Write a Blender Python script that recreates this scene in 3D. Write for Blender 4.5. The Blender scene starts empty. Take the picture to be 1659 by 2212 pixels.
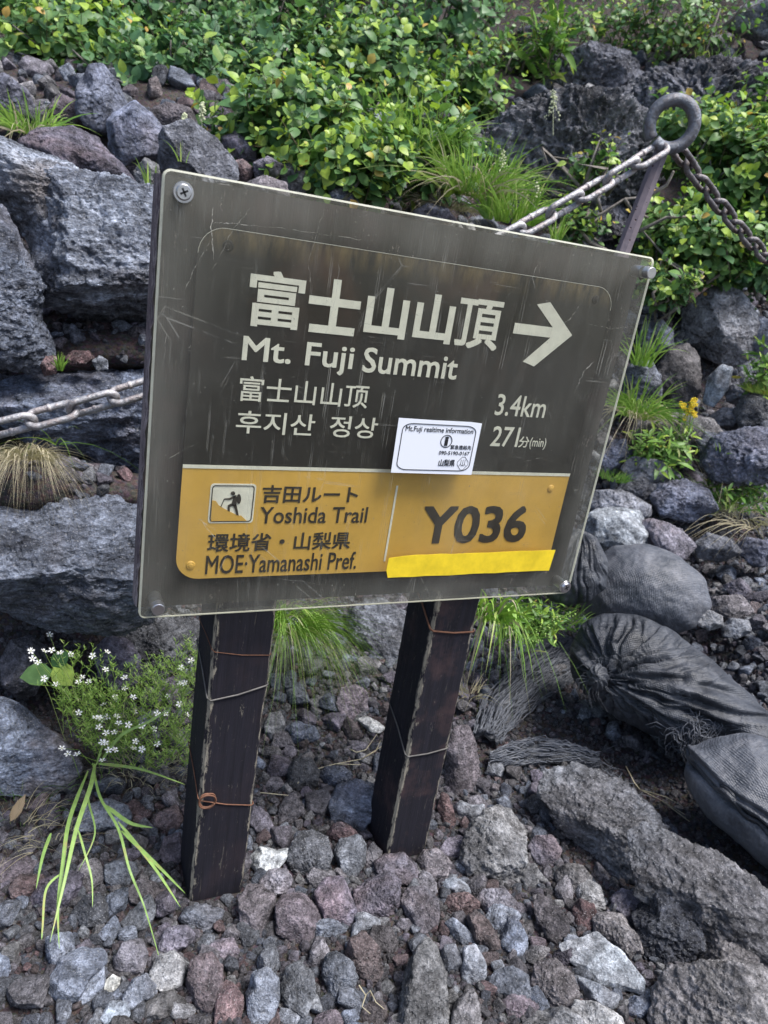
import bpy, bmesh, math, random
import numpy as np
from mathutils import Vector, Matrix, Euler

# ------------------------------------------------------------------ camera, light, exposure
S = bpy.context.scene
COL = S.collection
CAM_POS = np.array([-0.17786, -1.18233, 1.37172])
CAM_ROT = np.array([[0.90396699, 0.00236546, -0.4275957],
                    [-0.39876142, 0.36569299, -0.8409863],
                    [0.15437944, 0.93073253, 0.33151764]])
cd = bpy.data.cameras.new('camera')
cam = bpy.data.objects.new('camera', cd)
COL.objects.link(cam)
M4 = Matrix.Identity(4)
for i in range(3):
    for j in range(3):
        M4[i][j] = CAM_ROT[i][j]
    M4[i][3] = CAM_POS[i]
cam.matrix_world = M4
cd.sensor_fit = 'VERTICAL'
cd.sensor_height = 36.0
cd.sensor_width = 27.0
cd.lens = 27.04
cd.clip_start = 0.02
cd.clip_end = 500
cd.dof.use_dof = True
cd.dof.focus_distance = 1.42
cd.dof.aperture_fstop = 6.5
S.camera = cam

SUN_EL, SUN_AZ = math.radians(66), math.radians(140)     # azimuth from +Y towards +X
w = bpy.data.worlds.new('World')
S.world = w
w.use_nodes = True
wn = w.node_tree
wn.nodes.clear()
wo = wn.nodes.new('ShaderNodeOutputWorld')
wb = wn.nodes.new('ShaderNodeBackground')
ws = wn.nodes.new('ShaderNodeTexSky')
ws.sky_type = 'NISHITA'
ws.sun_disc = False
ws.sun_elevation = SUN_EL
ws.sun_rotation = SUN_AZ
ws.air_density = 1.0
ws.dust_density = 3.0
ws.ozone_density = 1.0
wb.inputs['Strength'].default_value = 0.10
wn.links.new(ws.outputs[0], wb.inputs[0])
wn.links.new(wb.outputs[0], wo.inputs[0])
sl = bpy.data.lights.new('sun', 'SUN')
sl.energy = 2.6
sl.angle = math.radians(22)
sl.color = (1.0, 0.985, 0.965)
so = bpy.data.objects.new('sun', sl)
COL.objects.link(so)
sd = Vector((math.sin(SUN_AZ) * math.cos(SUN_EL), math.cos(SUN_AZ) * math.cos(SUN_EL), math.sin(SUN_EL)))
so.rotation_euler = sd.to_track_quat('Z', 'Y').to_euler()
S.view_settings.view_transform = 'Standard'
S.view_settings.look = 'None'
S.view_settings.exposure = 1.08
S.view_settings.gamma = 1.0
S.view_settings.use_curve_mapping = False
S.cycles.max_bounces = 8
S.cycles.transparent_max_bounces = 16

# ------------------------------------------------------------------ measuring helpers (pixels of a 1659 px wide print -> points in the place)
FPX = 1923.0 / 1920 * 1659
def ray(px, py):
    v = CAM_ROT @ np.array([(px - 829.5) / FPX, -(py - 1106.0) / FPX, -1.0])
    return v / np.linalg.norm(v)
def Dp(px, py, d):
    return CAM_POS + ray(px, py) * d
def Zp(px, py, z):
    v = ray(px, py)
    return CAM_POS + v * ((z - CAM_POS[2]) / v[2])
def Yp(px, py, y):
    v = ray(px, py)
    return CAM_POS + v * ((y - CAM_POS[1]) / v[1])
def proj(P):
    P = np.atleast_2d(P)
    q = (P - CAM_POS) @ CAM_ROT
    zz = np.where(q[:, 2] < -1e-3, -q[:, 2], 1e-3)
    return np.stack([829.5 + FPX * q[:, 0] / zz, 1106.0 - FPX * q[:, 1] / zz, -q[:, 2]], 1)
def in_poly(x, y, poly):
    x = np.asarray(x, float); y = np.asarray(y, float)
    r = np.zeros(x.shape, bool)
    n = len(poly)
    for i in range(n):
        x1, y1 = poly[i]; x2, y2 = poly[(i + 1) % n]
        c = ((y1 > y) != (y2 > y))
        with np.errstate(divide='ignore', invalid='ignore'):
            xx = (x2 - x1) * (y - y1) / (y2 - y1 + 1e-12) + x1
        r ^= c & (x < xx)
    return r

# ------------------------------------------------------------------ noise
_rs = np.random.RandomState(7)
_G = _rs.normal(size=(1024, 3)); _G /= np.linalg.norm(_G, axis=1)[:, None]
def perlin(P, seed=0):
    P = np.asarray(P, float) + seed * 13.37
    I = np.floor(P).astype(np.int64); F = P - I
    U = F * F * F * (F * (F * 6 - 15) + 10)
    out = 0
    for dx in (0, 1):
        for dy in (0, 1):
            for dz in (0, 1):
                h = ((I[:, 0] + dx) * 73856093) ^ ((I[:, 1] + dy) * 19349663) ^ ((I[:, 2] + dz) * 83492791) ^ (seed * 2654435)
                g = _G[(h ^ (h >> 9)) & 1023]
                dot = g[:, 0] * (F[:, 0] - dx) + g[:, 1] * (F[:, 1] - dy) + g[:, 2] * (F[:, 2] - dz)
                wx = U[:, 0] if dx else 1 - U[:, 0]
                wy = U[:, 1] if dy else 1 - U[:, 1]
                wz = U[:, 2] if dz else 1 - U[:, 2]
                out = out + dot * wx * wy * wz
    return out
def fbm(P, octv=4, seed=0, gain=.5):
    a, s, o = 1., 1., 0
    for k in range(octv):
        o = o + a * perlin(P * s, seed + k * 5)
        a *= gain; s *= 2.07
    return o
def ridged(P, octv=4, seed=0):
    a, s, o = 1., 1., 0
    for k in range(octv):
        o = o + a * (0.35 - np.abs(perlin(P * s, seed + k * 5)))
        a *= .5; s *= 2.1
    return o

# ------------------------------------------------------------------ mesh helpers
def mesh_np(name, V, F, smooth=True):
    m = bpy.data.meshes.new(name)
    V = np.asarray(V, np.float32)
    if isinstance(F, np.ndarray):
        k = F.shape[1]
        m.vertices.add(len(V)); m.vertices.foreach_set('co', V.ravel())
        m.loops.add(F.size); m.loops.foreach_set('vertex_index', F.ravel().astype(np.int32))
        m.polygons.add(len(F)); m.polygons.foreach_set('loop_start', np.arange(0, F.size, k, dtype=np.int32))
        m.polygons.foreach_set('loop_total', np.full(len(F), k, np.int32))
        m.update(calc_edges=True)
        m.validate()
    else:
        m.from_pydata([tuple(map(float, v)) for v in V], [], F); m.update()
    if smooth:
        m.polygons.foreach_set('use_smooth', np.ones(len(m.polygons), bool))
    return m
def link(name, me, mat=None, parent=None, loc=None, label=None, cat=None, group=None, kind=None):
    o = bpy.data.objects.new(name, me)
    COL.objects.link(o)
    if mat is not None and me is not None:
        for mm in (mat if isinstance(mat, (list, tuple)) else [mat]):
            me.materials.append(mm)
    if parent is not None: o.parent = parent
    if loc is not None: o.location = Vector([float(c) for c in loc])
    if label: o['label'] = label
    if cat: o['category'] = cat
    if group: o['group'] = group
    if kind: o['kind'] = kind
    return o
_ico = {}
def ico(sub):
    if sub not in _ico:
        bm = bmesh.new()
        bmesh.ops.create_icosphere(bm, subdivisions=sub, radius=1)
        V = np.array([v.co[:] for v in bm.verts]); F = np.array([[v.index for v in f.verts] for f in bm.faces])
        bm.free()
        V /= np.linalg.norm(V, axis=1)[:, None]
        _ico[sub] = (V, F)
    return _ico[sub]
class MB:
    """collects simple shapes into one mesh"""
    def __init__(s): s.V = []; s.F = []; s.M = []
    def add(s, V, F, mi=0):
        b = len(s.V)
        s.V += [tuple(map(float, v)) for v in V]
        s.F += [tuple(int(i) + b for i in f) for f in F]
        s.M += [mi] * len(F)
    def box(s, x0, x1, y0, y1, z0, z1, mi=0):
        V = [(x, y, z) for x in (x0, x1) for y in (y0, y1) for z in (z0, z1)]
        s.add(V, [(0, 1, 3, 2), (4, 6, 7, 5), (0, 4, 5, 1), (2, 3, 7, 6), (0, 2, 6, 4), (1, 5, 7, 3)], mi)
    def tube(s, pts, r, n=8, closed=False, mi=0, caps=True):
        pts = [Vector([float(c) for c in p]) for p in pts]
        m = len(pts); V = []
        rr = r if isinstance(r, (list, tuple, np.ndarray)) else [r] * m
        up = Vector((0.12, 0.31, 0.94)).normalized()
        for i in range(m):
            a = pts[i - 1] if (i > 0 or closed) else pts[i]
            b = pts[(i + 1) % m] if (i < m - 1 or closed) else pts[i]
            t = (b - a)
            t = t.normalized() if t.length > 1e-9 else Vector((0, 0, 1))
            u = t.cross(up)
            if u.length < .05: u = t.cross(Vector((1, 0, 0)))
            u.normalize(); v = t.cross(u).normalized()
            if i > 0:       # keep the frame from twisting
                u = (pu - t * pu.dot(t)).normalized(); v = t.cross(u).normalized()
            pu = u
            for k in range(n):
                an = 2 * math.pi * k / n
                V.append(pts[i] + (u * math.cos(an) + v * math.sin(an)) * rr[i])
        F = []
        for i in range(m if closed else m - 1):
            j = (i + 1) % m
            for k in range(n):
                F.append((i * n + k, i * n + (k + 1) % n, j * n + (k + 1) % n, j * n + k))
        if not closed and caps:
            F.append(tuple(range(n - 1, -1, -1))); F.append(tuple((m - 1) * n + k for k in range(n)))
        s.add(V, F, mi)
    def mesh(s, name, smooth=False):
        m = bpy.data.meshes.new(name); m.from_pydata(s.V, [], s.F); m.update()
        m.polygons.foreach_set('material_index', s.M)
        if smooth: m.polygons.foreach_set('use_smooth', np.ones(len(m.polygons), bool))
        return m
    def obj(s, name, mat, smooth=False, **k):
        return link(name, s.mesh(name, smooth), mat, **k)
def bevel(o, wd, seg=2):
    b = o.modifiers.new('bevel', 'BEVEL'); b.width = wd; b.segments = seg; b.limit_method = 'ANGLE'

# ------------------------------------------------------------------ material helpers
class NT:
    def __init__(s, name):
        s.m = bpy.data.materials.new(name); s.m.use_nodes = True
        s.t = s.m.node_tree; s.t.nodes.clear()
        s.out = s.t.nodes.new('ShaderNodeOutputMaterial')
        s.b = s.n('ShaderNodeBsdfPrincipled')
        s.t.links.new(s.b.outputs[0], s.out.inputs[0])
    def n(s, ty, **k):
        nd = s.t.nodes.new(ty)
        for a, v in k.items(): setattr(nd, a, v)
        return nd
    def l(s, a, b): s.t.links.new(a, b)
    def sock(s, v, inp):
        if v is None: return
        if isinstance(v, bpy.types.NodeSocket): s.l(v, inp)
        elif isinstance(v, (tuple, list)) and len(v) == 3 and len(inp.default_value) == 4: inp.default_value = (*v, 1)
        else: inp.default_value = v
    def coord(s, kind='Object'):
        return s.n('ShaderNodeTexCoord').outputs[kind]
    def mapping(s, v, scale=(1, 1, 1), rot=(0, 0, 0), loc=(0, 0, 0)):
        m = s.n('ShaderNodeMapping'); s.l(v, m.inputs[0])
        m.inputs['Scale'].default_value = scale; m.inputs['Rotation'].default_value = rot; m.inputs['Location'].default_value = loc
        return m.outputs[0]
    def noise(s, v, scale, detail=5, rough=.55, dist=0, col=False):
        n = s.n('ShaderNodeTexNoise'); s.l(v, n.inputs['Vector'])
        n.inputs['Scale'].default_value = scale; n.inputs['Detail'].default_value = detail
        n.inputs['Roughness'].default_value = rough; n.inputs['Distortion'].default_value = dist
        return n.outputs['Color' if col else 'Fac']
    def voro(s, v, scale, feat='F1', out='Distance', rnd=1.0):
        n = s.n('ShaderNodeTexVoronoi', feature=feat); s.l(v, n.inputs['Vector']); n.inputs['Scale'].default_value = scale
        n.inputs['Randomness'].default_value = rnd
        return n.outputs[out]
    def ramp(s, f, stops, interp='LINEAR'):
        r = s.n('ShaderNodeValToRGB'); s.l(f, r.inputs[0]); e = r.color_ramp.elements
        r.color_ramp.interpolation = interp
        while len(e) < len(stops): e.new(.5)
        for k, (p, c) in enumerate(stops):
            e[k].position = p
            e[k].color = (c, c, c, 1) if isinstance(c, (int, float)) else (*c, 1)
        return r.outputs[0]
    def mix(s, f, a, b, mode='MIX'):
        m = s.n('ShaderNodeMix', data_type='RGBA', blend_type=mode)
        s.sock(f, m.inputs[0]); s.sock(a, m.inputs[6]); s.sock(b, m.inputs[7])
        return m.outputs[2]
    def math(s, op, a, b=None, c=None):
        m = s.n('ShaderNodeMath', operation=op)
        for k, v in enumerate((a, b, c)):
            if v is not None: s.sock(v, m.inputs[k])
        return m.outputs[0]
    def bump(s, h, strength=.5, dist=.01, prev=None):
        b = s.n('ShaderNodeBump'); s.l(h, b.inputs['Height'])
        b.inputs['Strength'].default_value = strength; b.inputs['Distance'].default_value = dist
        if prev: s.l(prev, b.inputs['Normal'])
        return b.outputs[0]
    def set(s, **k):
        for a, v in k.items(): s.sock(v, s.b.inputs[a.replace('_', ' ')])
    def rnd(s): return s.n('ShaderNodeObjectInfo').outputs['Random']

def rock_mat(name, light, dark, tint=None, speck=.5, sc=1.0, pit=1.0, streak=False, rough=.9, vary=.35, bumpd=1.0, cracks=0.0):
    t = NT(name)
    co = t.coord()
    r = t.rnd()
    off = t.n('ShaderNodeVectorMath', operation='SCALE'); off.inputs[0].default_value = (7, 3, 5); t.l(r, off.inputs['Scale'])
    add = t.n('ShaderNodeVectorMath', operation='ADD'); t.l(co, add.inputs[0]); t.l(off.outputs[0], add.inputs[1])
    v = add.outputs[0]
    vs = t.mapping(v, (1, 1, 2.6), (0.3, .5, .2)) if streak else v
    n1 = t.noise(vs, 9 * sc, 6, .62, .3)
    n2 = t.noise(vs, 60 * sc, 6, .7)
    n3 = t.noise(v, 230 * sc, 3, .6)
    cool = (.93, .98, 1.1)
    light, dark = tuple(min(.6, q * 1.36 * k) for q, k in zip(light, cool)), tuple(q * 1.22 * k for q, k in zip(dark, cool))
    tint = tuple(q * 1.3 * k for q, k in zip(tint, cool)) if tint else None
    c = t.mix(t.ramp(n1, [(.36, 0.0), (.62, 1.0)]), dark, light)
    if tint: c = t.mix(t.ramp(t.noise(v, 5 * sc, 4, .6, .5), [(.5, 0.0), (.66, .75)]), c, tint)
    c = t.mix(1.0, c, t.ramp(n2, [(.32, .38), (.5, .95), (.7, 1.9)]), 'MULTIPLY')
    c = t.mix(.45, c, t.ramp(n3, [(.34, .45), (.5, 1.0), (.66, 1.7)]), 'MULTIPLY')
    c = t.mix(.8, c, t.ramp(t.noise(v, 24 * sc, 4, .6, .4), [(.34, .55), (.5, 1.0), (.66, 1.5)]), 'MULTIPLY')
    sp = t.ramp(t.noise(v, 330 * sc, 2, .5), [(.63, 0.0), (.69, speck)])
    c = t.mix(sp, c, (.42, .42, .43))
    # each stone a little lighter or darker, warmer or cooler than the next
    hs = t.n('ShaderNodeHueSaturation')
    t.l(c, hs.inputs['Color'])
    mr = t.n('ShaderNodeMapRange'); t.l(r, mr.inputs[0]); mr.inputs[3].default_value = 1 - vary; mr.inputs[4].default_value = 1 + vary
    t.l(mr.outputs[0], hs.inputs['Value'])
    rr = t.math('FRACT', t.math('MULTIPLY', r, 17.3))
    mr2 = t.n('ShaderNodeMapRange'); t.l(rr, mr2.inputs[0]); mr2.inputs[3].default_value = .4; mr2.inputs[4].default_value = 1.0
    t.l(mr2.outputs[0], hs.inputs['Saturation'])
    t.set(Base_Color=hs.outputs[0], Roughness=rough)
    t.b.inputs['Specular IOR Level'].default_value = .35
    pits = t.ramp(t.voro(v, 120 * sc, 'SMOOTH_F1'), [(.12, 0.0), (.42, 1.0)])
    pm = t.ramp(t.noise(v, 14 * sc, 2), [(.4, 1.0 - .9 * pit), (.6, 1.0)])
    ph = t.mix(pm, pits, (1, 1, 1))
    b = t.bump(n1, .8, .03 / sc * bumpd)
    if cracks:
        dv = t.n('ShaderNodeVectorMath', operation='MULTIPLY_ADD'); t.l(t.noise(v, 14, 4, .6, 0, True), dv.inputs[0]); dv.inputs[1].default_value = (.09, .09, .09); t.l(v, dv.inputs[2])
        ck = t.ramp(t.voro(t.mapping(dv.outputs[0], (1, 1, 1.9), (.2, .3, 0)), 8.5, 'DISTANCE_TO_EDGE'), [(0.0, 0.0), (.035, 1.0)])
        ck = t.mix(t.ramp(t.noise(v, 6, 3), [(.42, 0.0), (.52, cracks)]), (1, 1, 1), ck)
        b = t.bump(ck, 1.0, .012, b)
        fc = t.ramp(t.voro(t.mapping(dv.outputs[0], (1, 1, 1.7)), 22, 'F1', 'Color'), [(0, 0.0), (1, 1.0)])
        b = t.bump(fc, .8, .006, b)
    b = t.bump(n2, 1.0, .011 / sc * bumpd, b)
    b = t.bump(ph, 1.0 * pit, .006 / sc * bumpd, b)
    b = t.bump(n3, 1.0, .003 / sc * bumpd, b)
    t.l(b, t.b.inputs['Normal'])
    return t.m

M = {}
M['purple'] = rock_mat('purple_grey_lava', (.165, .145, .168), (.075, .064, .077), (.16, .11, .11))
M['blue'] = rock_mat('blue_grey_basalt', (.165, .18, .208), (.078, .086, .104), (.15, .14, .15), pit=.7)
M['red'] = rock_mat('red_brown_scoria', (.135, .078, .07), (.065, .04, .038), (.12, .1, .1))
M['redpurple'] = rock_mat('maroon_lava', (.148, .115, .12), (.072, .056, .06), (.15, .14, .15))
M['dark'] = rock_mat('charcoal_lava', (.075, .078, .088), (.033, .034, .042), None, speck=.7)
M['tan'] = rock_mat('tan_grey_lava', (.26, .25, .235), (.115, .108, .104), (.16, .145, .13))
M['pale'] = rock_mat('pale_grey_stone', (.42, .43, .44), (.24, .25, .26), (.3, .27, .24), speck=.2, pit=.3, vary=.15)
M['slate'] = rock_mat('slate_blue_stone', (.27, .31, .34), (.16, .185, .21), (.2, .19, .19), speck=.3, pit=.2, vary=.1)
M['brown'] = rock_mat('brown_grey_lava', (.165, .145, .135), (.085, .073, .068), (.13, .11, .11))
M['white'] = rock_mat('white_stone', (.62, .6, .52), (.45, .43, .36), None, speck=.1, pit=.1, vary=.1)
M['boulder'] = rock_mat('weathered_blue_grey_boulder', (.26, .285, .33), (.085, .092, .112), (.185, .15, .13), speck=.8, sc=.75, streak=True, vary=.05, bumpd=.9, cracks=1.0)
M['boulder2'] = rock_mat('dark_blue_boulder', (.125, .145, .185), (.052, .058, .075), (.1, .09, .1), speck=.6, sc=.75, streak=True, vary=.1, bumpd=.9, cracks=1.0)
M['farrock'] = rock_mat('grey_purple_far_rock', (.165, .175, .215), (.065, .067, .085), (.15, .135, .15), sc=.5, vary=.2, bumpd=.9, cracks=.8)
M['outcrop'] = rock_mat('rough_black_lava', (.17, .17, .2), (.035, .035, .042), (.1, .085, .09), speck=.9, sc=.33, vary=.1, bumpd=1.8)
M['slab'] = rock_mat('dusty_lava_slab', (.115, .106, .114), (.055, .047, .05), (.14, .158, .19), sc=.6, streak=True, vary=.05, bumpd=.7, cracks=.8)

_gm = dict(pit=1.0, vary=.4, sc=.04, bumpd=.04 * .55)
M['g_purple'] = rock_mat('gravel_purple', (.13, .112, .126), (.058, .049, .057), (.15, .11, .11), **_gm)
M['g_blue'] = rock_mat('gravel_blue_grey', (.15, .162, .185), (.07, .077, .092), (.15, .14, .15), **_gm)
M['g_red'] = rock_mat('gravel_red', (.135, .082, .076), (.065, .04, .04), (.12, .1, .1), **_gm)
M['g_redpurple'] = rock_mat('gravel_maroon', (.125, .097, .1), (.06, .046, .049), (.15, .14, .15), **_gm)
M['g_dark'] = rock_mat('gravel_charcoal', (.085, .09, .102), (.04, .042, .05), None, **_gm)
M['g_tan'] = rock_mat('gravel_tan', (.19, .18, .172), (.095, .09, .087), (.16, .14, .13), **_gm)
M['g_brown'] = rock_mat('gravel_brown', (.13, .115, .112), (.064, .057, .056), (.13, .11, .11), **_gm)
def soil_mat():
    t = NT('dark_volcanic_soil'); v = t.coord()
    n1 = t.noise(v, 3, 6, .6); n2 = t.noise(v, 40, 8, .75); n3 = t.noise(v, 220, 4, .7)
    c = t.mix(t.ramp(n1, [(.4, 0.0), (.6, 1.0)]), (.06, .05, .051), (.10, .084, .08))
    c = t.mix(.9, c, t.ramp(n2, [(.3, .45), (.5, 1.0), (.7, 1.6)]), 'MULTIPLY')
    cr = t.n('ShaderNodeTexVoronoi'); t.l(v, cr.inputs[0]); cr.inputs['Scale'].default_value = 110
    c = t.mix(.35, c, t.mix(.5, cr.outputs['Color'], (.07, .06, .065)), 'SOFT_LIGHT')
    t.set(Base_Color=c, Roughness=.95)
    b = t.bump(n2, 1, .02); b = t.bump(cr.outputs['Distance'], .8, -.006, b); b = t.bump(n3, .7, .003, b)
    t.l(b, t.b.inputs['Normal']); t.b.inputs['Specular IOR Level'].default_value = .2
    return t.m
M['soil'] = soil_mat()

def leaf_mat(name, a, b, tip=None, trans=.27, rough=.45, blotch=None):
    t = NT(name)
    g = t.n('ShaderNodeNewGeometry')
    isl = g.outputs['Random Per Island']
    r = t.rnd()
    f = t.math('FRACT', t.math('ADD', isl, t.math('MULTIPLY', r, 3.1)))
    c = t.mix(f, a, b)
    if tip: c = t.mix(t.ramp(t.math('FRACT', t.math('ADD', t.math('MULTIPLY', isl, 5.3), r)), [(.89, 0.0), (.98, 1.0)]), c, tip)
    v = t.coord()
    c = t.mix(.6, c, t.ramp(t.noise(v, 60, 3), [(.3, .7), (.7, 1.3)]), 'MULTIPLY')
    if blotch: c = t.mix(t.ramp(t.noise(v, 16, 5, .7), [(.55, 0.0), (.66, .85)]), c, blotch)
    t.set(Base_Color=c, Roughness=rough)
    t.b.inputs['Specular IOR Level'].default_value = .4
    tr = t.n('ShaderNodeBsdfTranslucent'); t.l(t.mix(.5, c, (1.2, 1.4, .5), 'MULTIPLY'), tr.inputs[0])
    mx = t.n('ShaderNodeMixShader'); mx.inputs[0].default_value = trans
    t.l(t.b.outputs[0], mx.inputs[1]); t.l(tr.outputs[0], mx.inputs[2]); t.l(mx.outputs[0], t.out.inputs[0])
    return t.m
M['leaf'] = leaf_mat('shrub_leaf_green', (.065, .16, .065), (.17, .3, .09), (.35, .48, .09))
M['leaf_dark'] = leaf_mat('shrub_leaf_deep_green', (.05, .135, .06), (.14, .265, .1), (.3, .42, .09))
M['leaf_young'] = leaf_mat('shrub_leaf_yellow_green', (.2, .34, .05), (.36, .48, .07), (.5, .32, .08))
M['grass'] = leaf_mat('fresh_grass', (.15, .3, .055), (.3, .46, .08), (.45, .48, .18))
M['grass_dark'] = leaf_mat('deep_green_grass', (.09, .2, .045), (.19, .34, .07), (.36, .4, .16))
M['clump'] = leaf_mat('yellow_green_fine_leaves', (.17, .31, .06), (.32, .47, .10), (.45, .5, .2))
M['straw'] = leaf_mat('dry_straw', (.36, .31, .2), (.55, .5, .36), None, .2, .6)
M['blade'] = leaf_mat('broad_grass_blade', (.22, .37, .1), (.34, .5, .15), None, blotch=(.42, .36, .14))
M['moss'] = leaf_mat('moss', (.12, .2, .04), (.22, .3, .05), (.3, .2, .05))

def plain(name, col, rough=.6, metal=0, nz=None, b=None, spec=.5):
    t = NT(name); v = t.coord(); c = col
    if nz: c = t.mix(nz[1], col, t.ramp(t.noise(v, nz[0], 6, .65), [(.3, .5), (.5, 1.0), (.7, 1.5)]), 'MULTIPLY')
    t.set(Base_Color=c, Roughness=rough, Metallic=metal)
    t.b.inputs['Specular IOR Level'].default_value = spec
    if b: t.l(t.bump(t.noise(v, b[0], 5, .7), b[1], b[2]), t.b.inputs['Normal'])
    return t.m
M['branch'] = plain('grey_branch_bark', (.19, .17, .15), .85, 0, (60, .8), (120, .6, .004))
M['twig'] = plain('brown_green_twig', (.11, .09, .05), .8)
M['petal'] = plain('white_petal', (.9, .9, .86), .6)
M['pollen'] = plain('pale_yellow_flower_centre', (.55, .55, .15), .7)
M['yellow_petal'] = plain('yellow_petal', (.8, .6, .02), .6)
M['cream_bloom'] = plain('cream_green_bloom', (.55, .58, .38), .8)

# ------------------------------------------------------------------ the terrain
CP = []
def cz(px, py, z): p = Zp(px, py, z); CP.append((p[0], p[1], z))
def cdp(px, py, d): p = Dp(px, py, d); CP.append(tuple(p))
for a in [(0, 2212, 0), (400, 2212, 0), (830, 2212, 0), (1250, 2212, .02), (1659, 2212, .05), (460, 1935, 0), (880, 1835, 0), (200, 2000, 0),
          (50, 1750, .02), (250, 1680, .03), (650, 1700, .02), (650, 1550, .04), (700, 1450, .12), (150, 1500, .08), (330, 1430, .14),
          (1100, 1700, .02), (1180, 1760, .02), (1000, 1550, .07), (1250, 1600, .11), (1100, 1500, .12), (1400, 1870, .04), (1250, 1850, .01),
          (1659, 1930, .14), (1550, 1780, .14), (1659, 2080, .08), (1300, 1450, .17), (1500, 1500, .2), (1659, 1650, .24), (1150, 1350, .2),
          (1450, 1250, .38), (1600, 1300, .45), (1659, 1400, .42), (860, 1400, .16)]:
    cz(*a)
for a in [(1600, 1100, 3.3), (1450, 1180, 3.0), (1350, 1080, 3.1), (1400, 1000, 3.2), (1500, 900, 3.45), (1659, 1000, 3.5), (1420, 750, 3.5),
          (1560, 740, 3.8), (1659, 830, 3.9), (1450, 560, 4.0), (1659, 600, 4.1), (1250, 330, 4.1), (1150, 470, 3.6), (1500, 100, 5.1),
          (1659, 50, 5.6), (1100, 100, 5.1), (830, 0, 5.2), (400, 0, 4.9), (0, 0, 4.7), (0, 270, 3.2), (300, 290, 3.1), (500, 360, 3.0),
          (700, 470, 3.0), (900, 480, 3.1), (300, 110, 4.2), (700, 170, 4.3), (1000, 270, 4.1), (150, 400, 2.75), (-80, 400, 2.75),
          (150, 750, 2.42), (-80, 750, 2.42), (300, 750, 2.42), (150, 1020, 2.4), (-80, 1020, 2.4), (330, 1020, 2.45), (150, 1300, 2.42), (-80, 1300, 2.4)]:
    cdp(*a)
for a in [(.75, 1.3, .55), (1.05, 1.6, 1.0), (1.3, 1.3, .6), (.45, 1.25, .6), (.5, 1.5, 1.15), (-.9, 0, 0), (-.9, .6, .08), (-.8, 1.2, 1.0), (-.3, -.9, 0), (.6, -1.2, 0), (1.6, -1.2, .05), (2.2, -.5, .25), (2.6, .2, .5)]:
    CP.append(a)
CPn = np.array(CP)
def base_z(x, y):
    t = y + .18 * x - 1.0
    up = .75 * np.where(t > 0, t, 0) ** 1.0
    side = .10 * np.clip(x - .9, 0, 6)
    down = -.12 * np.clip(-y - 1.2, 0, 200)
    return np.minimum(up, 30 + .1 * up) + side + down
def _mq(r): return np.sqrt(r * r + .0144)
_R = np.hypot(CPn[:, None, 0] - CPn[None, :, 0], CPn[:, None, 1] - CPn[None, :, 1])
_W = np.linalg.solve(_mq(_R) - np.eye(len(CPn)) * .02, CPn[:, 2] - base_z(CPn[:, 0], CPn[:, 1]))
def ground(x, y, detail=True):
    x = np.atleast_1d(np.asarray(x, float)); y = np.atleast_1d(np.asarray(y, float))
    r = np.hypot(x[:, None] - CPn[None, :, 0], y[:, None] - CPn[None, :, 1])
    fade = np.exp(-np.clip(r.min(1) - .5, 0, None) ** 2 / .7)
    z = base_z(x, y) + (_mq(r) @ _W) * fade
    if detail:
        P = np.stack([x, y, 0 * x], 1)
        am = np.clip((y - .4) * 1.2, .25, 1.6)
        z = z + am * (.035 * fbm(P * 2.2, 3, 3) + .016 * fbm(P * 9, 3, 9))
    return z
def hit(px, py, dmin=1.2, dmax=7.5):
    """distance at which the line of sight meets the ground"""
    v = ray(px, py)
    ds = np.arange(dmin, dmax, .02)
    P = CAM_POS + v * ds[:, None]
    b = np.nonzero(P[:, 2] < ground(P[:, 0], P[:, 1]))[0]
    return float(ds[b[0]]) if len(b) else dmax

def axis(lo, hi, step, far):
    c = list(np.arange(lo, hi, step)); s = step; a = [lo]; b = [c[-1]]
    while b[-1] < far: s *= 1.18; b.append(b[-1] + s)
    s = step
    while a[-1] > -far: s *= 1.18; a.append(a[-1] - s)
    return np.array(a[:0:-1] + c + b[1:])
gx = axis(-.9, 3.8, .025, 90); gy = axis(-1.0, 4.2, .025, 90)
X, Y = np.meshgrid(gx, gy)
Zg = np.concatenate([ground(X.ravel()[i:i + 20000], Y.ravel()[i:i + 20000]) for i in range(0, X.size, 20000)])
nx, ny = len(gx), len(gy)
ii = (np.arange(ny - 1)[:, None] * nx + np.arange(nx - 1)[None, :]).ravel()
Fg = np.stack([ii, ii + 1, ii + nx + 1, ii + nx], 1)
ground_o = link('ground', mesh_np('ground', np.stack([X.ravel(), Y.ravel(), Zg], 1), Fg), M['soil'], kind='structure')

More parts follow.
